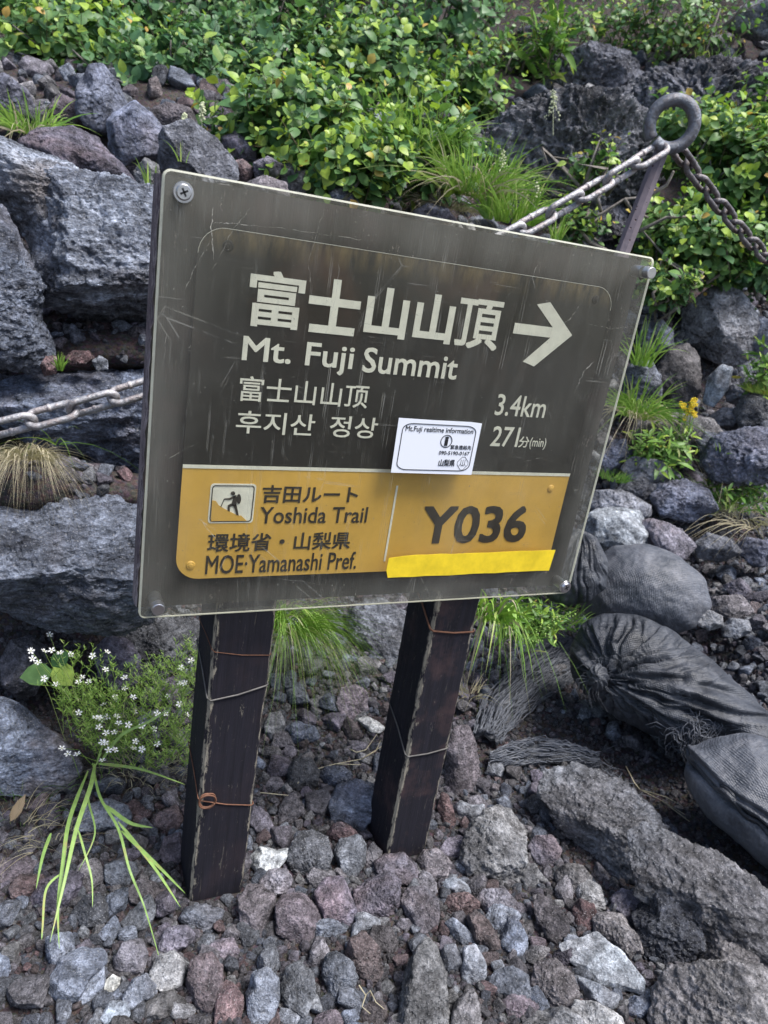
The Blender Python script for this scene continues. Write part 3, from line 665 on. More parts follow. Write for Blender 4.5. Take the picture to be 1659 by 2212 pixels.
FG = [
 ('tall lumpy tan and grey lava rock right of the right post', [(998, 1855), (1012, 1800), (1050, 1758), (1085, 1742), (1112, 1760), (1136, 1800), (1132, 1860), (1118, 1905), (1070, 1922), (1020, 1905)], 'tan', dict(lumpy=1.1, sub=6, pitted=.6)),
 ('tall smooth purple-grey rock leaning behind the right post', [(955, 1700), (965, 1620), (985, 1575), (1015, 1570), (1032, 1610), (1038, 1700), (1030, 1735), (985, 1725)], 'redpurple', dict(sub=6, rough=.6)),
 ('thin upright red stone behind the right post\'s foot', [(945, 1745), (955, 1712), (970, 1720), (985, 1770), (975, 1792), (955, 1780)], 'red', {}),
 ('two-lobed blue stone right of the thin red stone', [(978, 1745), (995, 1730), (1020, 1740), (1045, 1738), (1052, 1762), (1020, 1778), (990, 1770)], 'blue', {}),
 ('round black porous stone between the post feet', [(625, 1835), (640, 1805), (672, 1793), (705, 1812), (719, 1850), (705, 1885), (668, 1897), (635, 1882), (622, 1860)], 'dark', dict(pitted=1.2, sub=6)),
 ('blue-grey stone between the post feet, next to the black porous one', [(718, 1845), (735, 1815), (770, 1805), (792, 1825), (790, 1865), (768, 1895), (738, 1890)], 'blue', dict(sub=6)),
 ('dark grey stone touching the right post\'s left side', [(790, 1840), (805, 1820), (826, 1840), (824, 1865), (806, 1880), (790, 1870)], 'purple', {}),
 ('whitish angular stone right of the left post\'s foot', [(540, 1850), (560, 1830), (595, 1838), (622, 1832), (626, 1850), (595, 1885), (555, 1895), (542, 1875)], 'pale', dict(p=28, rough=.4, sub=6)),
 ('purple rounded stone below the whitish one', [(560, 1905), (580, 1880), (615, 1878), (632, 1900), (625, 1930), (590, 1938), (565, 1928)], 'purple', {}),
 ('big coarse red-brown stone just right of the left post\'s foot', [(514, 1945), (530, 1918), (560, 1915), (594, 1940), (588, 1985), (560, 2038), (535, 2030), (520, 1990)], 'redpurple', dict(sub=6)),
 ('big coarse brown-red stone, second to the right from the left post\'s foot', [(594, 1960), (608, 1938), (655, 1935), (682, 1960), (704, 2010), (690, 2034), (640, 2032), (600, 2012)], 'redpurple', dict(sub=6)),
 ('purple-grey stone with a notched top below the blue-grey one', [(680, 1930), (700, 1902), (740, 1900), (757, 1928), (777, 1965), (760, 2000), (715, 1998), (685, 1960)], 'purple', dict(sub=6)),
 ('large purple-grey pitted stone below the right post\'s foot', [(762, 1925), (790, 1905), (835, 1888), (866, 1905), (868, 1950), (838, 1990), (800, 1988), (772, 1965)], 'purple', dict(sub=6, pitted=1)),
 ('wide purple stone against the right post\'s foot', [(808, 1862), (830, 1848), (870, 1845), (900, 1865), (905, 1895), (880, 1910), (845, 1900), (815, 1885)], 'purple', {}),
 ('grey stone with a red patch right of the right post\'s foot', [(900, 1860), (915, 1838), (950, 1836), (975, 1865), (965, 1895), (930, 1906), (903, 1892)], 'redpurple', {}),
 ('round purple stone, two below the right post\'s foot', [(864, 1945), (880, 1922), (920, 1920), (948, 1945), (946, 1990), (915, 2015), (882, 2005), (866, 1975)], 'purple', dict(sub=6)),
 ('deep red lumpy stone in the middle of the gravel', [(952, 1955), (965, 1934), (1010, 1932), (1035, 1950), (1030, 1975), (990, 1984), (955, 1978)], 'red', dict(lumpy=1)),
 ('grey lumpy stone right of the deep red lumpy one', [(1028, 1945), (1045, 1925), (1090, 1923), (1116, 1950), (1105, 1980), (1060, 1984), (1035, 1970)], 'purple', dict(lumpy=.7)),
 ('lavender flat stone above the deep red lumpy one', [(950, 1905), (980, 1895), (1015, 1912), (1022, 1930), (985, 1935), (955, 1925)], 'slate', dict(rough=.4)),
 ('bright red-brown stone standing on end', [(1008, 1985), (1030, 1970), (1055, 1990), (1080, 2030), (1082, 2055), (1060, 2058), (1020, 2030)], 'red', dict(sub=6)),
 ('egg-shaped blue stone left of the bright red-brown one', [(960, 1995), (980, 1985), (1010, 2005), (1032, 2035), (1015, 2048), (980, 2030)], 'blue', dict(rough=.5)),
 ('pear-shaped grey stone right of the bright red-brown one', [(1080, 2020), (1100, 1985), (1118, 1983), (1140, 2025), (1135, 2065), (1105, 2076), (1085, 2055)], 'blue', dict(sub=6)),
 ('cream rounded stone beside the tall lumpy tan rock', [(1116, 1885), (1135, 1865), (1160, 1868), (1172, 1895), (1155, 1932), (1130, 1925)], 'tan', dict(rough=.5)),
 ('dark half-round stone above the cream one', [(1138, 1830), (1160, 1808), (1195, 1806), (1213, 1835), (1200, 1870), (1165, 1872)], 'purple', dict(p=26)),
 ('round brown-grey stone right of the cream one', [(1200, 1885), (1220, 1870), (1260, 1872), (1277, 1895), (1268, 1925), (1230, 1935), (1203, 1915)], 'brown', dict(lumpy=.7)),
 ('triangular grey stone leaning on the slab', [(1282, 1880), (1292, 1862), (1312, 1885), (1322, 1905), (1300, 1912), (1284, 1900)], 'purple', dict(p=30)),
 ('large red and grey stone left of the slate', [(1155, 1960), (1168, 1935), (1195, 1945), (1225, 1985), (1228, 2010), (1200, 2033), (1175, 2025), (1160, 1995)], 'redpurple', dict(sub=6)),
 ('dark red pitted stone right of the large red and grey one', [(1236, 1965), (1255, 1945), (1285, 1955), (1290, 1985), (1270, 2008), (1242, 1998)], 'red', dict(pitted=1)),
 ('brown-grey lumpy stone touching the slate\'s top', [(1285, 1990), (1300, 1977), (1350, 1980), (1375, 2020), (1382, 2055), (1360, 2075), (1320, 2050), (1288, 2015)], 'brown', dict(lumpy=.8, sub=6)),
 ('dark purple porous stone above the lumpy black boulder', [(1320, 1945), (1345, 1922), (1385, 1930), (1395, 1960), (1380, 1990), (1340, 1985)], 'purple', dict(pitted=1)),
 ('cream egg-shaped stone at the slab\'s lower side', [(1390, 1918), (1405, 1913), (1428, 1935), (1432, 1955), (1410, 1960), (1393, 1940)], 'tan', dict(rough=.4)),
 ('pale slate-blue slab lying flat in the foreground gravel', [(1207, 2045), (1235, 2035), (1265, 2030), (1300, 2018), (1345, 2060), (1384, 2110), (1378, 2140), (1335, 2130), (1290, 2125), (1240, 2085)], 'slate', dict(p=40, rough=.3, strata=.3, thick=.5, sub=6, front=[(.05, .5, .85, .35)])),
 ('pale stone under the slate-blue slab\'s lower edge', [(1245, 2110), (1280, 2122), (1340, 2150), (1330, 2170), (1300, 2182), (1260, 2165)], 'slate', dict(rough=.5)),
 ('big lumpy black-grey lava stone right of the slate-blue slab', [(1370, 1985), (1395, 1960), (1430, 1932), (1480, 1950), (1514, 2000), (1510, 2045), (1470, 2085), (1420, 2085), (1390, 2050)], 'dark', dict(lumpy=1.3, pitted=.8, sub=6, seed=777)),
 ('brown-grey boulder-like stone right of the lumpy black-grey one', [(1508, 2060), (1525, 2010), (1550, 2000), (1600, 2018), (1640, 2070), (1640, 2110), (1580, 2115), (1520, 2095)], 'brown', dict(sub=6, lumpy=.5)),
 ('very large brown-grey rock in the lower right corner', [(1412, 2200), (1435, 2140), (1480, 2105), (1560, 2100), (1600, 2098), (1670, 2120), (1700, 2200), (1690, 2290), (1560, 2300), (1420, 2290)], 'brown', dict(sub=7, lumpy=.7)),
 ('round dark brown crumbly stone left of the slate-blue slab', [(1146, 2125), (1165, 2085), (1205, 2080), (1240, 2110), (1248, 2150), (1215, 2185), (1170, 2178), (1148, 2150)], 'brown', dict(sub=6, lumpy=.9, pitted=.6)),
 ('smooth oval grey stone left of the round crumbly one', [(1050, 2130), (1070, 2100), (1110, 2092), (1142, 2110), (1145, 2150), (1110, 2162), (1065, 2155)], 'blue', dict(rough=.6)),
 ('reddish stone at the bottom below the oval grey one', [(1082, 2165), (1105, 2148), (1145, 2145), (1165, 2175), (1135, 2200), (1100, 2195)], 'redpurple', {}),
 ('speckled light grey stone standing among the red ones', [(992, 2115), (1002, 2055), (1030, 2045), (1048, 2080), (1050, 2120), (1025, 2142), (998, 2138)], 'blue', {}),
 ('blue-grey oval stone left of the speckled one', [(950, 2075), (962, 2045), (985, 2043), (998, 2070), (992, 2100), (965, 2108)], 'blue', {}),
 ('tall light grey pitted stone at the bottom centre', [(858, 2190), (872, 2120), (905, 2060), (925, 2042), (950, 2065), (966, 2120), (968, 2190), (950, 2250), (870, 2250)], 'tan', dict(sub=6, pitted=.7)),
 ('brownish pale stone at the very bottom right of centre', [(1125, 2215), (1160, 2190), (1220, 2182), (1260, 2200), (1270, 2250), (1130, 2260)], 'tan', {}),
 ('light speckled rough stone at the bottom under the pale slab', [(1232, 2200), (1250, 2168), (1300, 2175), (1345, 2200), (1350, 2250), (1240, 2250)], 'tan', dict(lumpy=.4)),
 ('flat bluish stone beside the bottom right rock', [(1345, 2165), (1365, 2155), (1410, 2160), (1422, 2180), (1380, 2200), (1350, 2190)], 'blue', {}),
 ('deep red-purple stone right of centre near the bottom', [(742, 2075), (755, 2035), (785, 2020), (820, 2050), (826, 2100), (800, 2130), (760, 2120)], 'red', dict(sub=6)),
 ('blue craggy stone left of the deep red-purple one', [(695, 2100), (702, 2070), (725, 2062), (760, 2085), (775, 2110), (760, 2140), (725, 2168), (708, 2140)], 'blue', dict(lumpy=.9, sub=6)),
 ('speckled blue-white stone, second left of the deep red-purple one', [(606, 2130), (615, 2095), (645, 2085), (675, 2110), (680, 2150), (665, 2188), (630, 2178), (610, 2155)], 'blue', dict(sub=6, lumpy=.5)),
 ('jagged dark blue stone at the bottom left of centre', [(532, 2150), (540, 2110), (575, 2100), (600, 2120), (603, 2160), (585, 2210), (545, 2212)], 'blue', dict(sub=6, lumpy=.6)),
 ('maroon porous stone in the lower left gravel', [(402, 2120), (410, 2075), (450, 2065), (478, 2095), (485, 2150), (460, 2180), (425, 2175)], 'red', dict(sub=6, pitted=1)),
 ('light blotchy stone left of the maroon porous one', [(326, 2105), (335, 2070), (372, 2060), (405, 2085), (400, 2130), (365, 2142), (335, 2130)], 'tan', dict(sub=6)),
 ('light grey oval stone, lower left', [(265, 2155), (282, 2120), (310, 2107), (340, 2130), (338, 2155), (300, 2178), (272, 2175)], 'blue', dict(sub=6)),
 ('brown-grey twin stone at the bottom left of centre', [(300, 2185), (325, 2155), (370, 2143), (400, 2165), (395, 2190), (350, 2202), (310, 2200)], 'brown', {}),
 ('large blue-grey stone in the lower left gravel', [(108, 2120), (125, 2075), (165, 2052), (215, 2055), (226, 2085), (195, 2110), (180, 2150), (150, 2170), (118, 2155)], 'blue', dict(sub=6, rough=.6)),
 ('blue-grey stone leaning on the large blue-grey one', [(162, 2160), (185, 2100), (215, 2085), (224, 2130), (205, 2165), (175, 2175)], 'blue', {}),
 ('small white and grey two-tone stone, lower left', [(226, 2120), (240, 2107), (258, 2115), (258, 2140), (240, 2150), (226, 2140)], 'white', dict(rough=.3)),
 ('squared blue stone at the bottom left', [(217, 2200), (232, 2168), (265, 2165), (282, 2190), (270, 2212), (235, 2212)], 'slate', dict(rough=.5)),
 ('purple angular stone left of the middle, lower gravel', [(247, 2070), (262, 2040), (300, 2032), (318, 2060), (315, 2098), (275, 2105), (252, 2092)], 'purple', {}),
 ('lumpy grey-purple stone below the left post\'s foot', [(440, 2045), (455, 2035), (500, 2030), (516, 2055), (500, 2080), (455, 2078)], 'purple', dict(lumpy=.6)),
 ('grey creased stone touching the left post\'s foot', [(386, 1985), (400, 1962), (440, 1957), (485, 1968), (480, 1995), (450, 2020), (405, 2005)], 'blue', dict(sub=6, lumpy=.4)),
 ('brown pitted stone left of the creased one', [(335, 2040), (360, 2005), (400, 2002), (422, 2020), (415, 2050), (370, 2065), (338, 2060)], 'purple', {}),
 ('large dusky purple stone left of the left post', [(70, 1950), (85, 1905), (130, 1885), (170, 1888), (175, 1915), (150, 1960), (100, 1968)], 'purple', dict(sub=6)),
 ('dark grey pitted stone, left foreground', [(158, 1970), (175, 1940), (210, 1932), (238, 1950), (232, 1990), (200, 2000), (165, 1992)], 'dark', dict(pitted=1)),
 ('blue-grey block below the grass blades', [(165, 1790), (180, 1745), (225, 1727), (270, 1740), (282, 1765), (270, 1790), (215, 1800)], 'blue', dict(sub=6)),
 ('long maroon stone at the left edge', [(-20, 1870), (10, 1855), (55, 1850), (85, 1865), (75, 1890), (30, 1905), (-20, 1900)], 'redpurple', {}),
 ('pinkish stone at the left edge below the long maroon one', [(20, 1920), (40, 1892), (85, 1890), (102, 1905), (88, 1930), (55, 1945), (30, 1938)], 'red', {}),
 ('red-brown block left of the left post', [(345, 1845), (352, 1812), (385, 1800), (395, 1830), (390, 1862), (362, 1865)], 'redpurple', {}),
 ('two joined red stones left of the left post', [(320, 1780), (335, 1760), (375, 1742), (395, 1765), (392, 1800), (350, 1808), (325, 1798)], 'red', dict(lumpy=.8)),
 ('small deep red stone above the joined red ones', [(286, 1772), (300, 1750), (325, 1750), (326, 1765), (300, 1782)], 'red', {}),
 ('blue-black stone left of the left post\'s foot', [(225, 1870), (245, 1862), (290, 1865), (298, 1885), (280, 1915), (245, 1920), (230, 1900)], 'blue', {}),
]
for nm_, pl_, mt_, ex in FG:
    kw = dict(cat='stone', thick=.85); kw.update(ex)
    rock('stone', nm_, pl_, mt_, None, **kw)

# ------------------------------------------------------------------ loose gravel
rs = np.random.RandomState(5)
HX = np.array([[h[0], h[1], h[2]] for h in HERO])
TEMPL = []
TCOL = bpy.data.collections.new('pebble_templates')
tm = ['g_purple', 'g_blue', 'g_redpurple', 'g_purple', 'g_dark', 'g_blue', 'g_red', 'g_brown', 'g_purple', 'g_tan', 'g_purple', 'g_dark', 'g_brown', 'g_blue']
for k, mt in enumerate(tm):
    V, F = unit_rock(5, 900 + k, 11, 18, .66)
    V = V * np.array([1.15, .95, .8]); V = roughen(V, 1.0, 500 + k, 1.1, .7 if k % 3 == 0 else 0.2, .5 if k % 2 else 0)
    m = mesh_np('stone', V, F); m.materials.append(M[mt]); TEMPL.append(m)
    if True:
        V, F = unit_rock(4, 950 + k, 10, 14, .66)
        V = V * np.array([1.15, .95, .8]); V = roughen(V, 1.0, 700 + k, 1.2, .4, 0)
        m2 = mesh_np('pebble', V, F)
        # small pebbles shrink the pattern with them: scale is applied by the instance
        m2.materials.append(M[mt])
        TCOL.objects.link(bpy.data.objects.new('pebble_%02d' % k, m2))
DIRT = [(1030, 1560), (1150, 1530), (1260, 1560), (1400, 1650), (1500, 1640), (1659, 1890), (1659, 1960), (1540, 1850), (1400, 1760), (1260, 1650), (1160, 1680), (1040, 1640)]
def scatter(n_try, r0, r1, region, sep, existing, hero_k=.85, maxn=99999, fn=None):
    """dart throwing on the ground; returns accepted (x, y, r)"""
    xs = rs.uniform(region[0], region[1], n_try); ys = rs.uniform(region[2], region[3], n_try)
    rr = r0 + (r1 - r0) * rs.beta(1.3, 2.4, n_try)
    ok = np.ones(n_try, bool)
    if fn is not None: ok &= fn(xs, ys, rr)
    idx = np.nonzero(ok)[0]
    cell = {}
    cs = .08
    for (x, y, r) in existing:
        cell.setdefault((int(x // cs), int(y // cs)), []).append((x, y, r))
    out = []
    for i in idx:
        x, y, r = xs[i], ys[i], rr[i]
        if hero_k and (np.hypot(HX[:, 0] - x, HX[:, 1] - y) < HX[:, 2] * hero_k + r * .55).any(): continue
        cx, cy = int(x // cs), int(y // cs); bad = False
        for a in (-1, 0, 1):
            for b in (-1, 0, 1):
                for (u, v, q) in cell.get((cx + a, cy + b), ()):
                    if (u - x) ** 2 + (v - y) ** 2 < (sep * (r + q)) ** 2: bad = True; break
                if bad: break
            if bad: break
        if bad: continue
        cell.setdefault((cx, cy), []).append((x, y, r)); out.append((x, y, r))
        if len(out) >= maxn: break
    return out
def dirt(x, y, lift=0.):
    g = ground(x, y); q = proj(np.stack([x, y, g], 1)); return in_poly(q[:, 0], q[:, 1], DIRT)
def seen(x, y, mx=60):
    g = ground(x, y); q = proj(np.stack([x, y, g], 1))
    return (q[:, 0] > -mx) & (q[:, 0] < 1659 + mx) & (q[:, 1] > 0) & (q[:, 1] < 2212 + mx)
POSTS = [(.2, .10), (.655, .10)]
def off_post(x, y, r):
    o = np.ones(len(x), bool)
    for (a, b) in POSTS: o &= ~((np.abs(x - a) < .058 + r * .8) & (np.abs(y - b) < .058 + r * .8))
    return o
big = scatter(9000, .018, .04, (-.6, 2.1, -.62, 1.15), .86, [], maxn=300,
              fn=lambda x, y, r: off_post(x, y, r) & seen(x, y) & ~dirt(x, y) & (ground(x, y) < .55))
for k, (x, y, r) in enumerate(big):
    me = TEMPL[rs.choice(len(TEMPL), p=np.array([3, 3, 2, 3, 2, 3, 1.2, 2, 3, .7, 2, 2, 2, 3]) / 31.9)]
    o = link('stone', me, None, parent=ground_o)
    z = float(ground(x, y)[0])
    o.location = (x, y, z + r * .42)
    o.rotation_euler = (rs.normal(0, .5), rs.normal(0, .5), rs.uniform(0, 6.28))
    s = r * rs.uniform(.85, 1.15, 3) * (1, 1, .9)
    o.scale = tuple(s)
def field(name, arr, lift, label=None, cat=None, pick=None):
    """many pebbles: one object, points with a pebble on each"""
    n = len(arr); A = np.array(arr)
    z = np.concatenate([ground(A[i:i + 20000, 0], A[i:i + 20000, 1]) for i in range(0, n, 20000)])
    P = np.stack([A[:, 0], A[:, 1], z + A[:, 2] * lift], 1)
    me = bpy.data.meshes.new(name); me.vertices.add(n); me.vertices.foreach_set('co', P.astype(np.float32).ravel())
    a = me.attributes.new('rot', 'FLOAT_VECTOR', 'POINT'); R = np.stack([rs.normal(0, .6, n), rs.normal(0, .6, n), rs.uniform(0, 6.28, n)], 1); a.data.foreach_set('vector', R.astype(np.float32).ravel())
    a = me.attributes.new('scl', 'FLOAT_VECTOR', 'POINT'); Sx = A[:, 2:3] * rs.uniform(.75, 1.2, (n, 3)); a.data.foreach_set('vector', Sx.astype(np.float32).ravel())
    a = me.attributes.new('idx', 'INT', 'POINT'); a.data.foreach_set('value', (rs.randint(0, len(tm), n) if pick is None else rs.choice(pick, n)).astype(np.int32))
    ng = bpy.data.node_groups.new('scatter_' + name, 'GeometryNodeTree')
    ng.interface.new_socket('Geometry', in_out='INPUT', socket_type='NodeSocketGeometry'); ng.interface.new_socket('Geometry', in_out='OUTPUT', socket_type='NodeSocketGeometry')
    N = ng.nodes.new; gi = N('NodeGroupInput'); go = N('NodeGroupOutput'); ip = N('GeometryNodeInstanceOnPoints'); ci = N('GeometryNodeCollectionInfo')
    ci.inputs['Collection'].default_value = TCOL; ci.inputs['Separate Children'].default_value = True; ci.inputs['Reset Children'].default_value = True
    ip.inputs['Pick Instance'].default_value = True
    def at(nm, ty):
        q = N('GeometryNodeInputNamedAttribute'); q.data_type = ty; q.inputs['Name'].default_value = nm; return q.outputs['Attribute']
    e2r = N('FunctionNodeEulerToRotation')
    L = ng.links.new
    L(gi.outputs[0], ip.inputs['Points']); L(ci.outputs[0], ip.inputs['Instance']); L(at('idx', 'INT'), ip.inputs['Instance Index'])
    L(at('rot', 'FLOAT_VECTOR'), e2r.inputs[0]); L(e2r.outputs[0], ip.inputs['Rotation']); L(at('scl', 'FLOAT_VECTOR'), ip.inputs['Scale'])
    L(ip.outputs[0], go.inputs[0])
    o = link(name, me, None, kind='stuff', label=label)
    md = o.modifiers.new('scatter', 'NODES'); md.node_group = ng
    return o
ZERO = lambda x, y, r: off_post(x, y, r)
med = scatter(42000, .007, .021, (-.8, 3.0, -.75, 1.3), .8, big, .8, fn=lambda x, y, r: off_post(x, y, r) & ~dirt(x, y))
med2 = scatter(5000, .02, .06, (-.7, 4.2, .8, 2.6), .75, [], .6, fn=lambda x, y, r: ground(x, y) > .25)
field('gravel', med, .4)
path = scatter(16000, .009, .032, (1.55, 3.4, -.35, 1.5), .78, [], .8, fn=lambda x, y, r: ground(x, y) > .27)
field('path_gravel', path, .45, pick=[1, 5, 13, 1, 0, 3, 9, 4])
field('bank_stones', med2, .3)
sm = [(x, y, r) for x, y, r in zip(rs.uniform(-.9, 3.2, 110000), rs.uniform(-.8, 1.5, 110000), .0025 + .008 * rs.beta(1.1, 3, 110000))]
sm = [s for s, f in zip(sm, off_post(np.array([s[0] for s in sm]), np.array([s[1] for s in sm]), np.array([s[2] for s in sm]))) if f]
field('fine_gravel', sm, .3, pick=[0, 4, 7, 11, 12, 2, 6, 4, 12])
# crumbs and small stones on the two ledges of the bank come with their soil
def ledge(name, poly, d, seed, n):
    L, F, c, mean, dz = shaped(poly, d, 1.2, 5, seed, round_=True)
    L = roughen(L, mean * .5, seed, .8)
    o = link(name, mesh_np(name, L @ cam_axes(*c).T, F), M['soil'], loc=Dp(c[0], c[1], d), kind='structure')
    r2 = np.random.RandomState(seed)
    W = L @ cam_axes(*c).T
    top = W[W[:, 2] > np.percentile(W[:, 2], 45)]
    for k in range(n):
        p = top[r2.randint(len(top))]; s = r2.uniform(.006, .022)
        q = link('stone', TEMPL[r2.choice([0, 2, 6, 1, 3, 4, 8, 5])], None, parent=o, loc=p + np.array([0, 0, s * .3]))
        q.scale = (s * 1.1, s, s * .85); q.rotation_euler = (r2.normal(0, .5), r2.normal(0, .5), r2.uniform(0, 6))
ledge('ledge_soil', [(70, 760), (110, 730), (200, 715), (330, 715), (430, 720), (430, 800), (250, 800), (150, 815), (80, 812)], 2.28, 5, 60)
ledge('ledge_soil', [(-60, 1010), (60, 1000), (150, 1010), (260, 1020), (430, 1040), (430, 1110), (200, 1110), (60, 1115), (-60, 1110)], 2.15, 6, 90)

# ------------------------------------------------------------------ sandbags
def cloth_mat(name, a, b, dust):
    t = NT(name); v = t.coord()
    n1 = t.noise(v, 7, 6, .65); n2 = t.noise(t.mapping(v, (1, 3, 1)), 60, 5, .7)
    c = t.mix(t.ramp(n1, [(.35, 0.0), (.62, 1.0)]), a, b)
    c = t.mix(t.ramp(t.noise(v, 16, 6, .7), [(.48, 0.0), (.75, .7)]), c, dust)
    c = t.mix(.6, c, t.ramp(n2, [(.3, .6), (.5, 1.0), (.7, 1.4)]), 'MULTIPLY')
    wv = t.n('ShaderNodeTexWave', wave_type='BANDS', bands_direction='X'); t.l(v, wv.inputs[0]); wv.inputs['Scale'].default_value = 75; wv.inputs['Distortion'].default_value = 1.2
    wv2 = t.n('ShaderNodeTexWave', wave_type='BANDS', bands_direction='Z'); t.l(v, wv2.inputs[0]); wv2.inputs['Scale'].default_value = 75; wv2.inputs['Distortion'].default_value = 1.2
    we = t.math('ADD', wv.outputs['Fac'], wv2.outputs['Fac'])
    t.set(Base_Color=c, Roughness=t.ramp(n1, [(.3, .38), (.7, .6)]))
    t.b.inputs['Specular IOR Level'].default_value = .55
    bb = t.bump(we, .35, .0016); bb = t.bump(n2, .6, .004, bb); bb = t.bump(t.noise(v, 24, 5, .6), .5, .012, bb)
    t.l(bb, t.b.inputs['Normal'])
    return t.m
M['bag'] = cloth_mat('black_woven_plastic', (.013, .015, .02), (.045, .051, .065), (.11, .115, .13))
M['bag_pale'] = cloth_mat('dusty_woven_plastic', (.045, .051, .064), (.105, .114, .138), (.18, .18, .195))
M['fiber'] = plain('frayed_black_plastic', (.13, .14, .165), .5, 0, None)
def sandbag(label, poly, d, mat, thick=.8, knot=None, seed=1, folds=1.0, creases=(), tags=None):
    L, F, c, mean, dz = shaped(poly, d, thick, 7, seed, round_=True)
    k = FPX / dz
    px = c[0] + L[:, 0] * k; py = c[1] - L[:, 1] * k
    N = L / (np.linalg.norm(L, axis=1)[:, None] + 1e-9)
    h = mean * .05 * fbm(L / mean * 1.6, 3, seed) + mean * .012 * fbm(L / mean * 7, 3, seed + 2)
    if knot is not None:
        dx, dy = px - knot[0], py - knot[1]; r = np.hypot(dx, dy); a = np.arctan2(dy, dx)
        a2 = a + .12 * fbm(np.stack([r / 60, np.cos(a) * 2, np.sin(a) * 2], 1), 2, seed + 5)
        Q = np.stack([np.cos(a2) * 3.6, np.sin(a2) * 3.6, r / 260], 1)
        wv = -np.clip(.16 - np.abs(perlin(Q, seed + 8)), 0, 1) * 5 - .6 * np.clip(.14 - np.abs(perlin(Q * 2.1, seed + 9)), 0, 1) * 5
        fall = np.exp(-(r / 190) ** 2) + .35 * np.exp(-(r / 420) ** 2)
        h = h + folds * mean * .125 * wv * fall * np.clip(r / 25, .3, 1)
        h = h * np.clip(L[:, 2] / mean / thick * 2.2, .12, 1)
        h = h - mean * .12 * np.exp(-(r / 30) ** 2) * (L[:, 2] > 0)
    for (x0, y0, x1, y1, wd, dp) in creases:
        e = np.array([x1 - x0, y1 - y0], float); ln = np.hypot(*e); e /= ln
        s = (px - x0) * e[0] + (py - y0) * e[1]; q = -(px - x0) * e[1] + (py - y0) * e[0]
        q = q + 5 * np.sin(s / 28.0)
        h = h - dp * mean * np.exp(-(q / wd) ** 2) * np.clip(s / 30, 0, 1) * np.clip((ln - s) / 40, 0, 1) * (L[:, 2] > 0) \
              + .5 * dp * mean * np.exp(-((q + wd * 2) / (wd * 1.4)) ** 2) * np.clip(s / 30, 0, 1) * np.clip((ln - s) / 40, 0, 1) * (L[:, 2] > 0)
    L = L + N * h[:, None]
    A = cam_axes(*c); o = Dp(c[0], c[1], d)
    ob = link('sandbag', mesh_np('sandbag', L @ A.T, F), M[mat], loc=o, label=label, cat='sandbag', group='black sandbags beside the trail')
    return ob, L, A, o, c, k, mean
def surf(L, c, k, x, y):
    q = (c[0] + L[:, 0] * k - x) ** 2 + (c[1] - L[:, 1] * k - y) ** 2
    q = q + (L[:, 2] < 0) * 1e6
    return L[q.argmin()]
sb1 = sandbag('black sandbag with a tied knot and deep folds fanning out from it',
              [(1236, 1440), (1243, 1385), (1272, 1340), (1320, 1320), (1390, 1325), (1460, 1360), (1540, 1430), (1600, 1500), (1680, 1580), (1760, 1650), (1740, 1680), (1640, 1615), (1560, 1612), (1500, 1618), (1450, 1608), (1390, 1580), (1330, 1550), (1285, 1515), (1245, 1475)],
              2.32, 'bag', .75, (1306, 1463), 21, 1.2, [(1440, 1505, 1700, 1570, 9, .11), (1420, 1530, 1700, 1590, 7, .08), (1500, 1480, 1700, 1545, 7, .07), (1360, 1470, 1500, 1462, 5, .05), (1340, 1500, 1440, 1560, 6, .07)])
sb2 = sandbag('smooth dusty grey sandbag lying behind the knotted one', [(1250, 1290), (1275, 1220), (1330, 1180), (1400, 1175), (1470, 1205), (1515, 1250), (1525, 1310), (1495, 1355), (1440, 1370), (1340, 1350), (1270, 1340)], 2.55, 'bag_pale', .7, None, 33)
sb3 = sandbag('dark gathered sandbag end sticking out behind the sign\'s lower right corner', [(1180, 1230), (1210, 1165), (1250, 1140), (1290, 1160), (1312, 1210), (1308, 1270), (1270, 1300), (1210, 1310), (1180, 1290)], 2.38, 'bag', .8, (1262, 1130), 44, 1.1)
sb4 = sandbag('grey sandbag with a stitched side seam, lowest of the pile', [(1495, 1665), (1515, 1618), (1570, 1600), (1640, 1590), (1720, 1620), (1780, 1720), (1780, 1900), (1700, 1900), (1655, 1880), (1590, 1820), (1530, 1760), (1500, 1710)], 2.12, 'bag_pale', .7, None, 55, 1.0, [(1480, 1625, 1700, 1850, 9, .14), (1490, 1612, 1700, 1815, 6, .08)])
def fibers(mb, pts_fn, n, seed, r=.0011):
    r3 = np.random.RandomState(seed)
    for _ in range(n):
        P = pts_fn(r3)
        mb.tube(P, [r * (1 - .6 * i / (len(P) - 1)) for i in range(len(P))], 3, caps=False)
ob, L, A, o1, c1, k1, mean1 = sb1
kp = surf(L, c1, k1, 1306, 1463)
kw_ = kp + np.array([0, 0, .036])
mb = MB(); t_ = np.linspace(0, 2 * math.pi, 17)[:-1]
V, F = ico(4)
Vk = V * np.array([.026, .034, .03]); Vk = Vk + V * (.004 * np.sin(np.arctan2(V[:, 0], V[:, 1]) * 9 + V[:, 2] * 5))[:, None]
mk = mesh_np('knot', (Vk + kw_) @ A.T, F); link('knot', mk, M['bag'], parent=ob)
mb = MB()
def kf(r3):
    a = r3.uniform(0, 6.28); p0 = kw_ + np.array([math.cos(a), math.sin(a), .2]) * .026
    p1 = p0 + np.array([math.cos(a), math.sin(a), .6]) * r3.uniform(.01, .03); p2 = p1 + np.array([math.cos(a + .8), math.sin(a + .8) - .6, -.2]) * r3.uniform(.01, .04)
    return [p @ A.T for p in (p0, p1, p2)]
fibers(mb, kf, 26, 3, .0006)
mb.obj('loose_threads', M['fiber'], True, parent=ob, kind='stuff')
